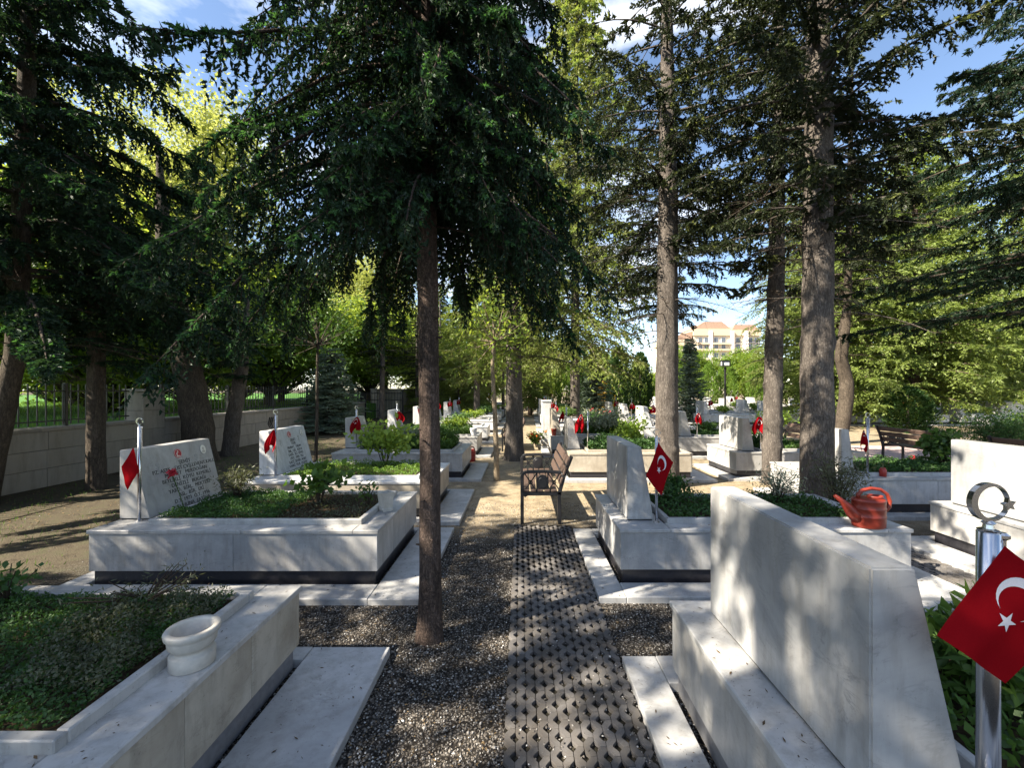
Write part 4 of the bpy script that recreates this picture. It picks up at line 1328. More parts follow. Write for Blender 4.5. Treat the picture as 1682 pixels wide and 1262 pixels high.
bl = [(3.0, 44, .8, .75, t1), (-3.5, 46, .9, .9, t1), (8.0, 47, .8, .65, t1), (13.5, 46, .9, .40, t1), (19.0, 48, .9, .74, t1), (24.0, 45, .9, .68, t1), (31.0, 42, 1.1, 1.0, t2),
      (37.0, 38, 1.1, 1.0, t1), (31.0, 29, 1.0, .9, t1), (-9.0, 42, 1.0, 1.0, t1), (-15.0, 38, 1.1, 1.0, t2), (-22.0, 33, 1.2, 1.0, t1), (-28.0, 26, 1.2, 1.0, t1), (-26, 14, 1.1, .9, t2), (43, 33, 1.2, 1.1, t2),
      (49, 40, 1.3, 1.2, t1)]
for i, (x, y, k, kz, s) in enumerate(sorted(bl)):
    place_copy(s, 'distant leafy tree closing the view, %s from the left in the back row' % ORD[i], x, y, i * 1.37, k, kz, 'distant leafy trees closing the view')

# thujas
def thuja_data(seed, H, r, n, mat):
    rng = np.random.default_rng(seed)
    z = rng.random(n) ** .9
    prof = np.sin(np.pi * np.clip(z * .86 + .14, 0, 1)) ** .6
    a = rng.uniform(0, 6.28, n)
    lob = 1 + .16 * np.sin(5 * a + 9 * z) + .1 * np.sin(11 * a - 15 * z)
    rr = r * prof * lob * rng.uniform(.7, 1.05, n)
    P = np.stack([rr * np.cos(a), rr * np.sin(a), z * H], -1)
    D = unit(np.stack([np.cos(a) * .45, np.sin(a) * .45, np.ones(n)], -1) + rng.normal(0, .25, (n, 3)))
    S = unit(np.cross(D, rng.normal(size=(n, 3))))
    V, T = leaf_tris(P, D, S, rng.uniform(.10, .24, n), rng.uniform(.03, .075, n))
    tr = trunk_verts([(0, 0, -.02), (0, 0, H * .9)], [.06, .01], 8, 6)
    return tr, None, (V, T, None)
th_l = tree_from('thuja', 'bright green columnar thuja behind the white graves, first from the left', 8.0, 35.0, *thuja_data(61, 3.9, .75, 5200, None), [M['thuja']], M['bark_dark'], 'columnar thujas')
for i, (x, y, k) in enumerate([(9.9, 35.5, 1.0), (11.9, 35.2, .95), (13.3, 36, 1.05), (15.6, 35.4, .95), (17.4, 36, 1.05), (19.6, 35.6, 1.0), (21.4, 36.4, .9)]):
    place_copy(th_l, 'bright green columnar thuja behind the white graves, %s from the left' % ORD[i + 1], x, y, i * 1.1, k, k, 'columnar thujas')
for lab, x, y, k in [('bright thuja column left of the orange shrub', 2.9, 27.0, .85), ('bright thuja column just right of the far aisle trunk', 4.35, 27.5, .75)]:
    place_copy(th_l, lab, x, y, 1.0, k, k, 'columnar thujas')
th_d = tree_from('thuja', 'dark green thuja column right of the orange shrub', 5.2, 22.5, *thuja_data(62, 3.8, .62, 5200, None), [M['thuja_dark']], M['bark_dark'], 'dark thujas')
for lab, x, y, k, kz in [('dark thuja column against the scaly trunk', 6.6, 23.5, 1.0, .95), ('dark thuja column between two bright ones, left of the orange shrub', 3.55, 26.5, .9, .75),
                         ('dark upright evergreen beside the black gate at the wall end', -8.3, 18.4, 1.1, .62), ('dark evergreen behind the brown bench', 15.0, 16.5, 1.2, .45)]:
    place_copy(th_d, lab, x, y, 2.0, k, kz, 'dark thujas')
oc = tree_from('orange_shrub', 'tall shrub with orange and yellow leaves between thujas', 5.15, 25.5, *thuja_data(63, 2.2, .5, 2600, None), [M['orange_leaf']], M['bark_dark'], cat='shrub')

# slender young trees and poles
def young_tree(label, x, y, pts, r0, crown, nl, mat, bark, seed):
    rng = np.random.default_rng(seed)
    tr = trunk_verts(pts, np.linspace(r0, r0 * .55, len(pts)), 12, 40, .06, .15, .08, seed)
    C = np.array(pts[-1]) + rng.normal(0, 1, (30, 3)) * crown
    P = np.repeat(C, nl, 0) + rng.normal(0, .16, (30 * nl, 3))
    D = unit(rng.normal(size=P.shape) + [0, 0, -.4]); S = unit(np.cross(D, rng.normal(size=P.shape)))
    V, T = leaf_tris(P, D, S, rng.uniform(.05, .13, len(P)), rng.uniform(.02, .05, len(P)))
    st = np.array(pts[-1])[None].repeat(30, 0) - np.array([0, 0, .4])
    t = np.linspace(0, 1, 4)[None, :, None]
    bw = tubes_np(st[:, None] * (1 - t) + C[:, None] * t, np.linspace(.012, .003, 4)[None].repeat(30, 0), 4)
    return tree_from('young_tree', label, x, y, tr, bw, (V, T, None), [mat], bark)
young_tree('slender pale young trunk on sunlit sandy soil left of the iron bench', -0.43, 7.7, [(0, 0, -.03), (-.01, 0, .6), (-.04, 0, 1.3), (-.08, .02, 2.0), (-.05, .0, 2.9)], .052, (.45, .45, .5), 40, M['leaf'], M['bark_pale'], 71)
young_tree('thin brown young trunk beside the sunlit left headstone', -4.42, 9.2, [(0, 0, -.03), (.02, 0, .8), (.03, 0, 1.9), (.05, 0, 3.0)], .04, (.6, .6, .5), 40, M['shrub'], M['bark_dark'], 72)
young_tree('slim grey trunk far down the aisle', -1.0, 24.5, [(0, 0, -.03), (0, 0, 1.5), (0.02, 0, 3.2)], .10, (.9, .9, .7), 50, M['leaf'], M['bark'], 73)

# trees standing left of and behind the viewpoint, whose shade falls on the near graves
place_copy(p2, 'tall conifer left of the viewpoint shading the near graves', -6.49, 1.73, 0.22, .95, .80, 'trees beside the viewpoint')
place_copy(p2, 'another tall conifer left of the viewpoint', -8.12, -1.05, 4.6, .95, .95, 'trees beside the viewpoint')
place_copy(p2, 'conifer standing between the graves far behind the scaly trunk', 5.3, 15.5, 4.4, 1.0, 1.15, 'conifers planted among the graves')
place_copy(p3, 'slim conifer behind the viewpoint on the left', -5.30, -1.20, 3.17, 1.15, 1.0, 'trees beside the viewpoint')
place_copy(p1, 'second tall conifer behind the viewpoint', -6.39, -3.13, 6.02, 1.15, 1.1, 'trees beside the viewpoint')
place_copy(t1, 'leafy tree deep on the lawn behind the leaning grey trunk', -19.0, 29.0, 0.4, 1.1, .8, 'leafy trees beyond the wall', 0.8)
place_copy(t1, 'leafy tree deep on the lawn behind the low silvery conifer', -14.6, 26.0, 1.9, 1.0, .8, 'leafy trees beyond the wall', 0.8)
# cedar at the right edge reaching its boughs into view
CED = [M['needle_dark'], M['needle_pine'], M['twig']]
tr = trunk_verts([(0, 0, -.05), (0, 0, 4), (.1, 0, 12)], [.26, .22, .03], 16, 30, .05, .3, .03, 81)
bw, fol = conifer(81, 12, 2.9, lambda z: 4.4 * min(1, (12.6 - z) / 8), 88, 0.060, 0.60, 0.5, 9, 0.12, 4, 0.042, 0.015, fan=(0.15, 0.3), whorl=0.42, a=.12, b=.26, c=.05, zdetail=8, new=.15, trunk_r=.22)
ced = tree_from('cedar_tree', 'cedar at the right edge with flat dark boughs reaching into view', 9.6, 6.6, tr, bw, fol, CED, M['bark_dark'])

place_copy(ced, 'second cedar beyond the right edge, its boughs high behind the first', 12.3, 9.2, 2.2, 1.0, 1.25)
place_copy(ced, 'third cedar outside the right edge with high dark boughs', 8.6, 4.6, 4.3, .8, 1.25)

# ------------------------------------------------------------------ wall, pillar, fence and gate
def stone_wall(label, x, y0, y1, top, nc, length, seed, thick=0.35):
    t = thing('stone_wall', label, 'wall', (x, y0, 0))
    rnd = random.Random(seed)
    Lw = y1 - y0
    c = MB(); c.box((-thick + 0.012, 0.01, 0), (-0.012, Lw - 0.01, top - 0.05)); obj('core', c, M['joint'], t)
    hz = (top - 0.06) / nc
    for k in range(nc):
        y = -rnd.uniform(0, length * 0.7)
        while y < Lw:
            l = length * rnd.uniform(0.8, 1.25)
            a, b = max(0, y), min(Lw, y + l)
            if b - a > 0.06:
                m = MB()
                pr = rnd.uniform(-0.003, 0.004)
                m.box((-thick, a + 0.003, k * hz + 0.003), (pr, b - 0.003, (k + 1) * hz - 0.003))
                obj('stone_block', m, M['wall'], t, 0.005)
            y += l
    y = 0
    while y < Lw - 0.05:
        b = min(Lw, y + 1.1)
        m = MB(); m.box((-thick - 0.02, y + 0.002, top - 0.058), (0.03, b - 0.002, top)); obj('coping_slab', m, M['wall'], t, 0.006)
        y += 1.1
    return t
stone_wall('beige stone block wall along the left side in front of the pillar', -8.0, 0.5, 8.98, 1.0, 3, 0.85, 1)
stone_wall('beige stone block wall beyond the pillar up to the evergreen', -8.0, 9.56, 22.0, 1.0, 3, 0.85, 2)
stone_wall('taller pale wall running into the distance behind the gate', -8.3, 24.6, 62.0, 1.7, 3, 1.6, 3)
t = thing('stone_pillar', 'square stone pillar interrupting the wall and fence on the left', 'pillar', (-8.16, 9.27, 0))
for k in range(4):
    m = MB(); m.box((-0.21, -0.27, k * 0.40 + 0.002), (0.20, 0.27, (k + 1) * 0.40 - 0.002)); obj('stone_block', m, M['wall'], t, 0.006)
m = MB(); m.box((-0.24, -0.30, 1.602), (0.23, 0.30, 1.66)); obj('cap_stone', m, M['wall'], t, 0.006)
PICK = None
def fence(label, x, y0, y1, z0, z1):
    global PICK
    t = thing('iron_fence', label, 'fence', (x, y0, z0))
    if PICK is None:
        m = MB(); m.box((-0.008, -0.008, 0.03), (0.008, 0.008, z1 - z0)); m.prism([(-0.008, -0.008), (0.008, -0.008), (0.008, 0.008), (-0.008, 0.008)], 'z', z1 - z0, z1 - z0 + 0.03)
        PICK = m.mesh('picket', M['iron'])
    n = int((y1 - y0) / 0.135)
    for i in range(n + 1):
        link('picket', PICK, t, (0, i * 0.135, 0))
    for zz in (0.10, z1 - z0 - 0.10):
        m = MB(); m.box((-0.012, 0, zz - 0.012), (0.012, y1 - y0, zz + 0.012)); obj('rail', m, M['iron'], t)
    for i in range(int((y1 - y0) / 2.2) + 1):
        m = MB(); m.box((-0.025, i * 2.2 - 0.025 + 0.06, 0.0), (0.025, i * 2.2 + 0.085, z1 - z0 + 0.05)); obj('post', m, M['iron'], t)
fence('black iron fence on the wall in front of the pillar', -8.18, 1.0, 8.9, 1.0, 1.72)
fence('black iron fence on the wall beyond the pillar', -8.18, 9.65, 21.9, 1.0, 1.72)
t = thing('iron_gate', 'black iron gate standing open at the end of the low wall', 'gate', (-8.35, 21.9, 0))
for xx in (0.0, 1.15, 2.3):
    m = MB(); m.box((xx - 0.04, -0.04, 0), (xx + 0.04, 0.04, 1.6)); obj('post', m, M['iron'], t)
for zz in (0.12, 0.55, 1.1, 1.45):
    m = MB(); m.box((0.04, -0.018, zz - 0.02), (2.26, 0.018, zz + 0.02)); obj('rail', m, M['iron'], t)
for i in range(15):
    if i != 7:
        m = MB(); m.box((0.12 + i * 0.147 - 0.009, -0.009, 0.06), (0.12 + i * 0.147 + 0.009, 0.009, 1.55)); obj('bar', m, M['iron'], t)
m = MB(); m.box((0.10, -0.03, 0.14), (0.42, 0.03, 1.43)); obj('lock_plate', m, M['iron'], t, 0.004)

# ------------------------------------------------------------------ benches
def bench(label, x, y, L=1.42, rz=0.0, mat=None, group='slatted benches'):
    """seat faces -x; the arm frames are cast iron with a round medallion between crossed bars"""
    t = thing('bench', label, 'bench', (x, y, 0), rz, group)
    I = M['iron']
    for yy in (0.0, L - 0.04):
        f = MB()
        def bar(pts, w=0.04, d=0.04):
            for (x0, z0), (x1, z1) in zip(pts[:-1], pts[1:]):
                dx, dz = x1 - x0, z1 - z0
                l = math.hypot(dx, dz)
                nx, nz = -dz / l * w / 2, dx / l * w / 2
                f.prism([(x0 + nx, z0 + nz), (x1 + nx, z1 + nz), (x1 - nx, z1 - nz), (x0 - nx, z0 - nz)], 'y', yy + 0.02 - d / 2, yy + 0.02 + d / 2)
        bar([(0.02, 0.0), (0.02, 0.60)], 0.042, 0.04)
        bar([(0.02, 0.585), (0.035, 0.622), (0.075, 0.640), (0.30, 0.645), (0.50, 0.632)], 0.034, 0.05)
        bar([(0.02, 0.375), (0.50, 0.375)], 0.046, 0.042)
        bar([(0.48, 0.0), (0.47, 0.36), (0.54, 0.62), (0.625, 0.83)], 0.044, 0.042)
        bar([(0.045, 0.34), (0.085, 0.365)], 0.03, 0.03)
        obj('side_frame', f, I, t, 0.004)
        g = MB()
        def thin(x0, z0, x1, z1, w=0.013):
            dx, dz = x1 - x0, z1 - z0
            l = math.hypot(dx, dz)
            nx, nz = -dz / l * w / 2, dx / l * w / 2
            g.prism([(x0 + nx, z0 + nz), (x1 + nx, z1 + nz), (x1 - nx, z1 - nz), (x0 - nx, z0 - nz)], 'y', yy + 0.013, yy + 0.027)
        for a, b in ((0.045, 0.20), (0.335, 0.485)):
            thin(a, 0.40, b, 0.625); thin(a, 0.625, b, 0.40)
            cx = (a + b) / 2
            for k in range(8):
                a0, a1 = k * math.pi / 4, (k + 1) * math.pi / 4
                thin(cx + .022 * math.cos(a0), 0.512 + .022 * math.sin(a0), cx + .022 * math.cos(a1), 0.512 + .022 * math.sin(a1), 0.012)
        thin(0.20, 0.40, 0.20, 0.63, 0.016); thin(0.335, 0.40, 0.335, 0.63, 0.016)
        obj('lattice', g, I, t)['kind'] = 'stuff'
        m = MB()
        m.prism([(0.268 + 0.078 * math.cos(i * math.pi / 14), 0.512 + 0.092 * math.sin(i * math.pi / 14)) for i in range(28)], 'y', yy + 0.004, yy + 0.036)
        m.prism([(0.268 + 0.055 * math.cos(i * math.pi / 14), 0.512 + 0.066 * math.sin(i * math.pi / 14)) for i in range(28)], 'y', yy - 0.002, yy + 0.042)
        obj('medallion', m, I, t, 0.004)
    w = mat or M['wood']
    for k in range(5):
        m = MB(); xx = 0.04 + k * 0.084
        m.box((xx, -0.01, 0.398), (xx + 0.068, L + 0.01, 0.428)); obj('seat_slat', m, w, t, 0.006)
    for k, (xx, zz) in enumerate(((0.498, 0.535), (0.540, 0.655), (0.585, 0.770))):
        m = MB()
        hx_, hz_ = 0.040 * 0.38, 0.046
        m.prism([(xx - hx_ - 0.014, zz - hz_), (xx - hx_ + 0.012, zz - hz_ - 0.008), (xx + hx_ + 0.012, zz + hz_ - 0.008), (xx + hx_ - 0.014, zz + hz_)], 'y', -0.01, L + 0.01)
        obj('back_slat', m, w, t, 0.006)
    return t
b0 = bench('dark bench with ornate iron arm frames at the end of the paver path', 0.0, 5.2)
for lab, x, y, rz in [('long brown bench seen from behind on the right, over the pale planter', 8.75, 9.75, math.pi), ('brown bench before dark bushes at the right edge', 8.9, 7.55, math.pi),
                      ('dark bench half hidden behind the thick ringed trunk', 6.15, 9.3, 0.0), ('far dark bench standing behind the pale mottled trunk', -0.50, 11.3, 0.0)]:
    c = copy_tree(b0)
    c.location = (x, y, 0); c.rotation_euler.z = rz
    tag(c, lab)

# ------------------------------------------------------------------ vessels
def watering_can(label, x, y, z, mat, s=1.0, rz=0.0):
    """spout towards -x"""
    t = thing('watering_can', label, 'watering can', (x, y, z), rz)
    b = MB()
    prof = [(0.118, 0.0), (0.128, 0.008), (0.130, 0.05), (0.130, 0.085), (0.134, 0.09), (0.134, 0.096), (0.130, 0.10), (0.130, 0.15), (0.134, 0.155), (0.134, 0.161), (0.130, 0.166),
            (0.129, 0.215), (0.132, 0.22), (0.130, 0.228), (0.120, 0.238), (0.100, 0.243), (0.02, 0.245)]
    b.lathe(prof, 40, 1.0, 0.74)
    o = obj('body', b, mat, t, smooth=True)
    r = MB(); r.lathe([(0.058, 0.238), (0.060, 0.262), (0.053, 0.262), (0.051, 0.242)], 28, 1.0, .85, c=(0.055, 0)); obj('filler_neck', r, mat, t, smooth=True)
    sp = MB()
    sp.tube([(-0.085, 0, 0.075), (-0.14, 0, 0.12), (-0.19, 0, 0.178), (-0.235, 0, 0.222), (-0.285, 0, 0.262)], [0.062, 0.050, 0.034, 0.021, 0.014], 20)
    obj('spout', sp, mat, t, smooth=True)
    h = MB()
    h.tube([(-0.09, 0, 0.235), (-0.088, 0, 0.27), (-0.055, 0, 0.305), (0.02, 0, 0.322), (0.10, 0, 0.312), (0.155, 0, 0.275), (0.180, 0, 0.215), (0.172, 0, 0.165), (0.120, 0, 0.115)],
           [0.017, 0.016, 0.0145, 0.014, 0.014, 0.0145, 0.016, 0.017, 0.020], 14)
    obj('handle', h, mat, t, smooth=True)
    t.scale = (s, s, s)
    return t
watering_can('orange plastic watering can standing on the grave corner by the thick trunk', 2.94, 3.60, 0.492, M['plastic'], 1.0, 0.0)
watering_can('small red plastic can on the white kerb of the fourth left grave', -1.10, 9.45, 0.052, M['red_plastic'], 1.0, 1.2)
def urn(label, x, y, z, prof, mat, sides=36, cat='urn', name='stone_urn', sy=1.0):
    b = MB(); b.lathe(prof, sides, 1, sy)
    o = obj(name, b, mat, None, 0, True, (x, y, z))
    if sides <= 8:
        o.data.polygons.foreach_set('use_smooth', [False] * len(o.data.polygons))
    return tag(o, label, cat)
urn('round white stone urn with wide bowl on the nearest left grave', -1.385, 1.80, 0.491,
    [(0.080, 0.0000), (0.082, 0.0032), (0.082, 0.0528), (0.078, 0.0576), (0.066, 0.0608), (0.066, 0.0736), (0.074, 0.0784), (0.086, 0.0944), (0.089, 0.1200), (0.089, 0.1264), (0.098, 0.1328), (0.100, 0.1504), (0.096, 0.1568), (0.078, 0.1568), (0.073, 0.1488), (0.070, 0.0960), (0.03, 0.0896)], M['stone_vase'])
urn('beige square stone vase on the corner of the inscribed left grave', -1.29, 4.08, 0.491,
    [(0.070, 0), (0.072, 0.02), (0.062, 0.03), (0.082, 0.170), (0.084, 0.178), (0.070, 0.178), (0.062, 0.15), (0.02, 0.14)], M['stone_vase'], 4, 'vase', 'stone_vase')
urn('little white stone vase on the fifth left grave corner', -1.17, 10.6, 0.491,
    [(0.075, 0), (0.06, 0.03), (0.09, 0.16), (0.095, 0.20), (0.08, 0.20), (0.06, 0.12), (0.02, 0.11)], M['white'], 20, 'vase', 'stone_vase')
urn('orange flower pot on the grave beside the white pillar', 0.84, 10.75, 0.491, [(0.05, 0), (0.07, 0.16), (0.075, 0.17), (0.06, 0.17), (0.05, 0.12), (0.02, 0.11)], M['plastic'], 18, 'pot', 'flower_pot')
urn('small red candle jar on the long pale planter', 4.83, 5.68, 0.491, [(0.04, 0), (0.042, 0.09), (0.03, 0.10), (0.03, 0.115), (0.01, 0.118)], M['red_plastic'], 14, 'jar', 'candle_jar')
urn('dark red candle jar on the far rim of the long pale planter', 6.2, 6.74, 0.491, [(0.04, 0), (0.042, 0.09), (0.03, 0.10), (0.03, 0.115), (0.01, 0.118)], M['red_ink'], 14, 'jar', 'candle_jar')

# red carnation leaning on the inscribed headstone
t = thing('carnation', 'red carnation leaning against the inscribed left headstone', 'flower', (-3.27, 4.05, 0.51))
m = MB(); m.tube([(0.06, 0.02, 0.0), (0.02, 0.01, 0.15), (-0.04, 0, 0.33)], 0.0035, 6); obj('stem', m, M['shrub'], t)
rng = np.random.default_rng(4)
P = rng.normal(0, .012, (90, 3)) + [-0.04, 0, 0.345]; D = unit(rng.normal(size=(90, 3)) + [0.3, 0, .4]); S = unit(np.cross(D, rng.normal(size=(90, 3))))
V, T = leaf_tris(P, D, S, np.full(90, .03), np.full(90, .022)); link('petals', np_mesh('petals', V, T, [M['red_petal']]), t)

# ------------------------------------------------------------------ plants on the graves
def cover(label, rect, n, h, size, mat, seed, name='ground_cover', zfun=None):
    x0, y0, x1, y1, z = rect
    rng = np.random.default_rng(seed)
    x = rng.uniform(x0, x1, n); y = rng.uniform(y0, y1, n)
    hill = (0.5 + 0.5 * np.sin(x * 9 + seed) * np.sin(y * 11 + 2 * seed)) * .5 + (0.5 + 0.5 * np.sin(x * 23 + y * 19)) * .3 + .2
    zz = z + h * hill * rng.random(n) ** .5
    P = np.stack([x, y, zz], -1)
    D = unit(rng.normal(size=(n, 3)) * [1, 1, .5] + [0, 0, .55])
    S = unit(np.cross(D, rng.normal(size=(n, 3))))
    V, T = leaf_tris(P, D, S, size * rng.uniform(.6, 1.4, n), size * rng.uniform(.4, .75, n))
    return tag(link(name, np_mesh(name, V, T, [mat])), label, 'ground cover', kind='stuff')
def planter(g):
    return [float(v) for v in g['planter']]
r = planter(gL[0])
cover('dark green creeping ground cover on the nearest left grave', [r[0], r[1], r[2] - .03, r[3], r[4]], 27000, .075, .016, M['cover'], 3)
cover('dry greyish creepers at the path end of the nearest left grave', [r[2] - .55, r[3] - .75, r[2] - .02, r[3] - .02, r[4]], 7000, .12, .015, M['cover_grey'], 4)
r = planter(gL[1])
cover('low green weeds filling the inscribed left grave', [r[0], r[1], r[2] - .75, r[3], r[4]], 9500, .10, .022, M['cover'], 5)
cover('thin weeds on dark soil at the path end of the inscribed grave', [r[2] - .75, r[1], r[2], r[3], r[4]], 1300, .05, .022, M['cover_grey'], 6)
r = planter(gL[2])
cover('yellow green low plants covering the third left grave', r, 7000, .10, .024, M['grass'], 7)
r = planter(gL[3])
cover('mixed green plants covering the fourth left grave', r, 12000, .30, .045, M['shrub'], 8)
cover('green plants covering the fifth left grave', planter(gL[4]), 9000, .28, .05, M['shrub'], 9)
r = planter(gR[0])
cover('low plants at the foot of the nearest right headstone', [r[0], r[1], r[2], r[3], r[4]], 5000, .10, .04, M['shrub'], 10)
r = planter(gR[1])
cover('sparse dark plants on the soil of the orange can grave', r, 5000, .10, .03, M['cover'], 11)
cover('green plants covering the grave behind the ornate bench', planter(gR[2]), 9000, .20, .045, M['cover'], 12)
cover('plants covering the grave by the white pillar', planter(gR[3]), 9000, .30, .06, M['shrub'], 13)
for i, g in enumerate(gS):
    cover('low plants on the %s second row grave from the right edge' % ORD[i], planter(g), 5000, .14, .04, M['cover'] if i % 2 else M['shrub'], 14 + i)

def shrub(label, x, y, z, h, w, n, size, mat, seed, stems=9, gap=0.0, name='shrub', cat='shrub', group=None, aspect=(.45, .8), flower=None):
    t = thing(name, label, cat, (x, y, z), 0, group)
    rng = np.random.default_rng(seed)
    m = MB()
    tips = []
    for i in range(stems):
        a = rng.uniform(0, 6.28); rr = w * rng.uniform(.1, .75)
        tip = np.array([rr * math.cos(a), rr * math.sin(a), h * rng.uniform(.6, 1.0)])
        mid = np.array([tip[0] * .3, tip[1] * .3, tip[2] * .55])
        m.tube([(tip[0] * .08, tip[1] * .08, 0), tuple(mid), tuple(tip)], [.006 + .004 * h, .005, .002], 5)
        tips.append((mid, tip))
    obj('stems', m, M['twig'], t)['kind'] = 'stuff'
    k = rng.integers(0, stems, n)
    s = rng.random(n) ** .7
    A = np.array([q[0] for q in tips])[k]; B = np.array([q[1] for q in tips])[k]
    P = A * (1 - s[:, None]) * (1 - gap) + A * gap * (1 - s[:, None]) + B * s[:, None] + rng.normal(0, 1, (n, 3)) * np.array([w, w, h * .6]) * .16
    P[:, 2] = np.maximum(P[:, 2], .01)
    D = unit(rng.normal(size=(n, 3)) + [0, 0, -.1]); S = unit(np.cross(D, rng.normal(size=(n, 3))))
    V, T = leaf_tris(P, D, S, size * rng.uniform(.6, 1.3, n), size * rng.uniform(*aspect, n))
    link('foliage', np_mesh('foliage', V, T, [mat]), t)['kind'] = 'stuff'
    if flower:
        q = rng.integers(0, n, 30)
        Pf = np.repeat(P[q] + [0, 0, size * .5], 8, 0) + rng.normal(0, .012, (240, 3))
        Df = unit(rng.normal(size=Pf.shape) + [0, 0, .6]); Sf = unit(np.cross(Df, rng.normal(size=Pf.shape)))
        V, T = leaf_tris(Pf, Df, Sf, np.full(len(Pf), .05), np.full(len(Pf), .04))
        link('blossoms', np_mesh('blossoms', V, T, [flower]), t)['kind'] = 'stuff'
    return t
shrub('rose bush with dark leaves in the middle of the inscribed left grave', -2.02, 4.25, .49, .42, .42, 260, .075, M['shrub'], 1, 9, name='rose_bush', aspect=(.6, .9))
shrub('dark leafy sprigs at the far corner of the nearest left grave', -2.75, 2.28, .49, .20, .26, 150, .05, M['cover'], 90, 10, name='leafy_plant', cat='plant', aspect=(.4, .6))
shrub('thin dry weeds along the back edge of the nearest left grave', -2.0, 2.27, .49, .12, .45, 420, .035, M['cover_grey'], 91, 30, name='weed_clump', cat='plant', aspect=(.12, .25))
shrub('small leggy plant beside the square vase on the inscribed grave', -1.5, 4.2, .49, .26, .18, 70, .045, M['shrub'], 2, 6)
shrub('tall weeds beside the inscribed headstone', -2.95, 4.45, .49, .34, .32, 900, .045, M['cover_grey'], 3, 16, name='weed_clump', aspect=(.15, .3))
shrub('tall bright yellow green sapling behind the third left grave', -2.05, 6.45, .49, .62, .55, 620, .085, M['fresh'], 4, 10, name='sapling', cat='plant', aspect=(.5, .8))
shrub('dense dark green bush on the fourth left grave by the aisle trunk', -1.55, 8.5, .49, .42, .40, 1700, .05, M['shrub'], 5, 14)
shrub('white speckled leafy bush in the middle of the fourth left grave', -2.3, 8.6, .49, .38, .42, 1300, .05, M['silver'], 6, 12)
shrub('green leafy bush on the fifth left grave', -1.7, 11.2, .49, .42, .45, 1300, .06, M['leaf'], 7, 12)
shrub('large leaved green plant behind the biggest flag at the bottom right', 1.72, 1.52, .49, .34, .30, 460, .085, M['shrub'], 8, 14, name='leafy_plant', cat='plant', aspect=(.35, .55))
shrub('second leafy plant with yellow green tips at the right bottom edge', 2.1, 1.75, .49, .30, .32, 420, .085, M['fresh'], 9, 12, name='leafy_plant', cat='plant', aspect=(.35, .55))
shrub('dark bush right behind the middle red flag', 1.5, 4.25, .49, .30, .26, 900, .04, M['cover'], 10, 12)
shrub('grey green spiky plant behind the big grey headstone', 2.62, 4.35, .49, .34, .40, 700, .05, M['silver'], 11, 18, aspect=(.12, .25))
shrub('tall grey green spiky bush right of the thick trunk behind the can', 3.42, 4.60, .12, .78, .40, 1500, .06, M['cover_grey'], 12, 24, aspect=(.12, .25))
shrub('low bush on the grave behind the bench', 1.62, 8.35, .49, .28, .34, 1100, .045, M['cover'], 13, 12)
shrub('bright leafy bush left of the scaly sunlit trunk', 2.3, 9.2, .0, 1.05, .55, 1500, .075, M['fresh'], 14, 12)
shrub('pale flowering shrub between the graves left of the scaly trunk', 2.15, 11.0, .45, .65, .65, 1500, .07, M['silver'], 15, 12)
shrub('green bush spreading over the right end of the long pale planter', 6.25, 6.3, .49, .52, .38, 620, .09, M['shrub'], 16, 12)
shrub('low shrub behind the small flag right of the scaly trunk', 4.75, 10.9, .49, .32, .45, 1200, .05, M['shrub'], 17, 12)
shrub('dark low shrub beside the dappled headstone flag', 4.8, 8.4, .49, .30, .40, 1200, .05, M['cover'], 18, 12)
shrub('large dark juniper bush behind the bench at the right edge', 10.6, 9.5, .0, 1.15, 1.1, 5200, .08, M['needle_blue'] if False else M['cover'], 19, 30, name='juniper_bush', aspect=(.15, .3))
shrub('second dark juniper bush further right', 12.6, 10.4, .0, 1.1, 1.1, 4200, .08, M['cover'], 20, 26, name='juniper_bush', aspect=(.15, .3))
shrub('bright yellow green round bush beside the white tomb', 17.6, 14.2, .0, 1.0, 1.0, 3200, .09, M['fresh'], 21, 20)
for i, (x, y, lab) in enumerate([(12.3, 17.4, 'yellow green low hedge bush behind the brown bench'), (9.9, 16.6, 'yellow green low bush right of the thick trunk'), (16.6, 18.0, 'low yellow green bush right of the brown bench')]):
    shrub(lab, x, y, 0, .75, .95, 2400, .09, M['fresh'], 30 + i, 20)
shrub('bush with orange and yellow flowers at the aisle right of the mottled trunk', .45, 12.2, .0, .42, .4, 900, .06, M['shrub'], 40, 12, name='flower_bush', flower=M['orange_petal'])
shrub('row bush with pink and red blossoms far behind the bench', 2.9, 16.0, .0, .9, .9, 1800, .07, M['silver'], 41, 16, name='flower_bush', flower=M['red_petal'])
for i in range(9):
    side, k = (('left', i) if i < 5 else ('right', i - 5))
    shrub('low green bush on the %s far %s aisle grave' % (ORD[k], side), (-2.0 if side == 'left' else 1.9) + (i % 3) * .25, (13.8 if side == 'left' else 14.2) + 2.55 * k, .49, .4, .6, 900, .07, [M['shrub'], M['leaf'], M['cover']][i % 3], 50 + i, 12,
          group='low bushes on the far aisle graves')
for i, (x, y) in enumerate([(9.6, 20.1), (12.6, 22.9), (15.5, 20.1), (18.2, 22.9), (13.0, 25.8), (9.9, 28.9)]):
    shrub('small green bush among the white field graves, %s planted' % ORD[i], x, y, .49, .4, .6, 700, .09, M['fresh'], 70 + i, 10, group='small bushes among the white field graves')['label'] = \
        'small green bush on a white field grave, %s' % ['front row left', 'second row middle', 'front row right of middle', 'second row right', 'third row middle', 'fourth row left'][i]

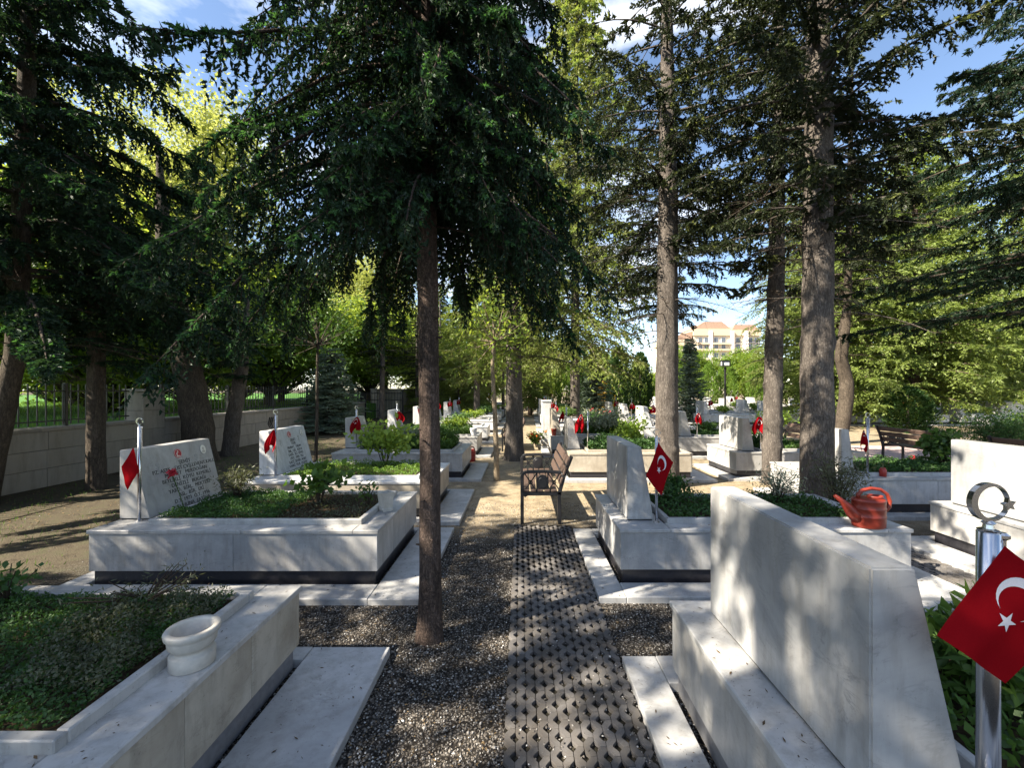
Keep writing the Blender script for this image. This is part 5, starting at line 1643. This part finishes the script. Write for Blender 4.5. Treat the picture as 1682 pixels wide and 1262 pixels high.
# ------------------------------------------------------------------ lamp posts and the apartment block
t = thing('lamp_post', 'thin dark lamp post with box lantern among the white graves', 'street lamp', (12.0, 25.0, 0))
m = MB(); m.tube([(0, 0, 0), (0, 0, 2.98)], 0.055, 10); obj('pole', m, M['iron'], t)
m = MB()
m.box((-.24, -.16, 3.02), (.24, .16, 3.06)); m.box((-.24, -.16, 3.32), (.24, .16, 3.36))
for sx in (-1, 1):
    for sy in (-1, 1):
        m.box((sx * .22 - .02, sy * .14 - .02, 3.06), (sx * .22 + .02, sy * .14 + .02, 3.32))
obj('lantern_frame', m, M['iron'], t)
m = MB(); m.box((-.19, -.115, 3.062), (.19, .115, 3.318)); obj('lamp_glass', m, M['lamp_glass'], t)
m = MB(); m.tube([(0, 0, 0), (0, 0, 3.4)], 0.07, 10)
tag(obj('lamp_pole', m, M['steel'], loc=(8.0, 22.0, 0)), 'plain grey pole between the scaly trunk and the blue spruce', 'pole')

bt = thing('apartment_building', 'yellow apartment block with orange cornice rising behind the trees', 'building', (54.5, 150, 0))
def part(name, a, b, mat, bev=0.0):
    m = MB(); m.box(a, b); return obj(name, m, M[mat], bt, bev)
part('left_wing', (-4, 0.5, 0), (6.5, 12, 18.8), 'facade')
part('middle_wing', (6.5, 0.0, 0), (19.5, 12, 22.6), 'facade')
part('right_wing', (19.5, 0.6, 0), (30, 12, 22.4), 'facade')
part('cornice', (6.2, -0.6, 20.6), (19.8, 12.2, 22.9), 'facade_band')
part('cornice', (19.8, -0.1, 20.6), (30.2, 12.2, 22.6), 'facade_band')
part('cornice', (-4.3, -0.1, 17.2), (6.2, 12.2, 19.2), 'facade_band')
for x in (5.6, 11.6, 19.2, 24.2):
    part('pilaster', (x, -0.9, 0), (x + 1.1, -0.02 if x < 19.5 else 0.5, 22.2 if x > 6 else 17.0), 'facade_white')
m = MB()
m.prism([(6.0, 22.9), (19.8, 22.9), (16.5, 25.6), (10.5, 25.6)], 'y', 0.2, 12); obj('roof', m, M['roof_tile'], bt)
m = MB(); m.prism([(-4.5, 19.2), (6.0, 19.2), (6.0, 22.2)], 'y', 0.2, 12); obj('roof', m, M['roof_tile'], bt)
m = MB(); m.prism([(20.0, 22.6), (30, 22.6), (28, 24.6), (21.5, 24.6)], 'y', 0.6, 12); obj('roof', m, M['roof_tile'], bt)
fl = [7.2, 10.4, 13.6, 16.8]
for z in fl + [19.0]:
    for x, y in [(-2.6, .5), (0.2, .5), (3.0, .5), (8.0, 0), (10.2, 0), (13.6, 0), (16.2, 0), (21.6, .6), (26.0, .6), (28.2, .6)]:
        if z > 18 and x < 6 or (z == 19.0 and False):
            continue
        w_ = part('window', (x - 0.1, y - 0.14, z - 0.9), (x + 1.5, y - 0.003, z + 0.95), 'facade_white')
        mm = MB(); mm.box((x, y - 0.16, z - 0.8), (x + 0.68, y - 0.142, z + 0.85)); obj('pane', mm, M['glass'], w_)
        mm = MB(); mm.box((x + 0.72, y - 0.16, z - 0.8), (x + 1.4, y - 0.142, z + 0.85)); obj('pane', mm, M['glass'], w_)
    for x0, x1 in ((7.4, 11.4), (13.0, 18.9)):
        part('balcony', (x0, -1.2, z - 1.6), (x1, -0.16, z - 0.95), 'facade_band' if z > 16 else 'facade', 0.0)

# ------------------------------------------------------------------ needles and bits fallen on the slabs
def fallen_bits():
    bpy.context.view_layer.update()
    dg = bpy.context.evaluated_depsgraph_get()
    rnd = random.Random(12)
    pts = []
    for i in range(5200):
        y = 1.0 + 5.6 * rnd.random() ** 1.3
        x, = (rnd.uniform(-3.9, 4.9),)
        ok, loc, nor, idx, ob, _ = sc.ray_cast(dg, Vector((x, y, 0.62)), Vector((0, 0, -1)))
        if ok and nor.z > 0.9 and ob.name.split('.')[0] in ('cap_slab', 'kerb_slab', 'planter_rim'):
            pts.append((loc.x, loc.y, loc.z + 0.0022))
    n = len(pts)
    rng = np.random.default_rng(5)
    P = np.array(pts)
    a = rng.uniform(0, 6.28, n)
    D = np.stack([np.cos(a), np.sin(a), rng.uniform(0, .12, n)], -1)
    S = np.stack([-np.sin(a), np.cos(a), rng.normal(0, .2, n)], -1)
    L = np.where(rng.random(n) < .7, rng.uniform(.004, .016, n), rng.uniform(.015, .034, n))
    V, T = leaf_tris(P, unit(D), unit(S), L, np.clip(L * rng.uniform(.12, .5, n), .0015, .009))
    tag(link('fallen_needles', np_mesh('fallen_needles', V, T, [M['debris']])), 'brown needles and leaf bits fallen on the marble slabs', 'litter', kind='stuff')
M['debris'] = m_leaf('brown_debris', (0.03, 0.022, 0.014), (0.12, 0.08, 0.045), 0.05)
fallen_bits()
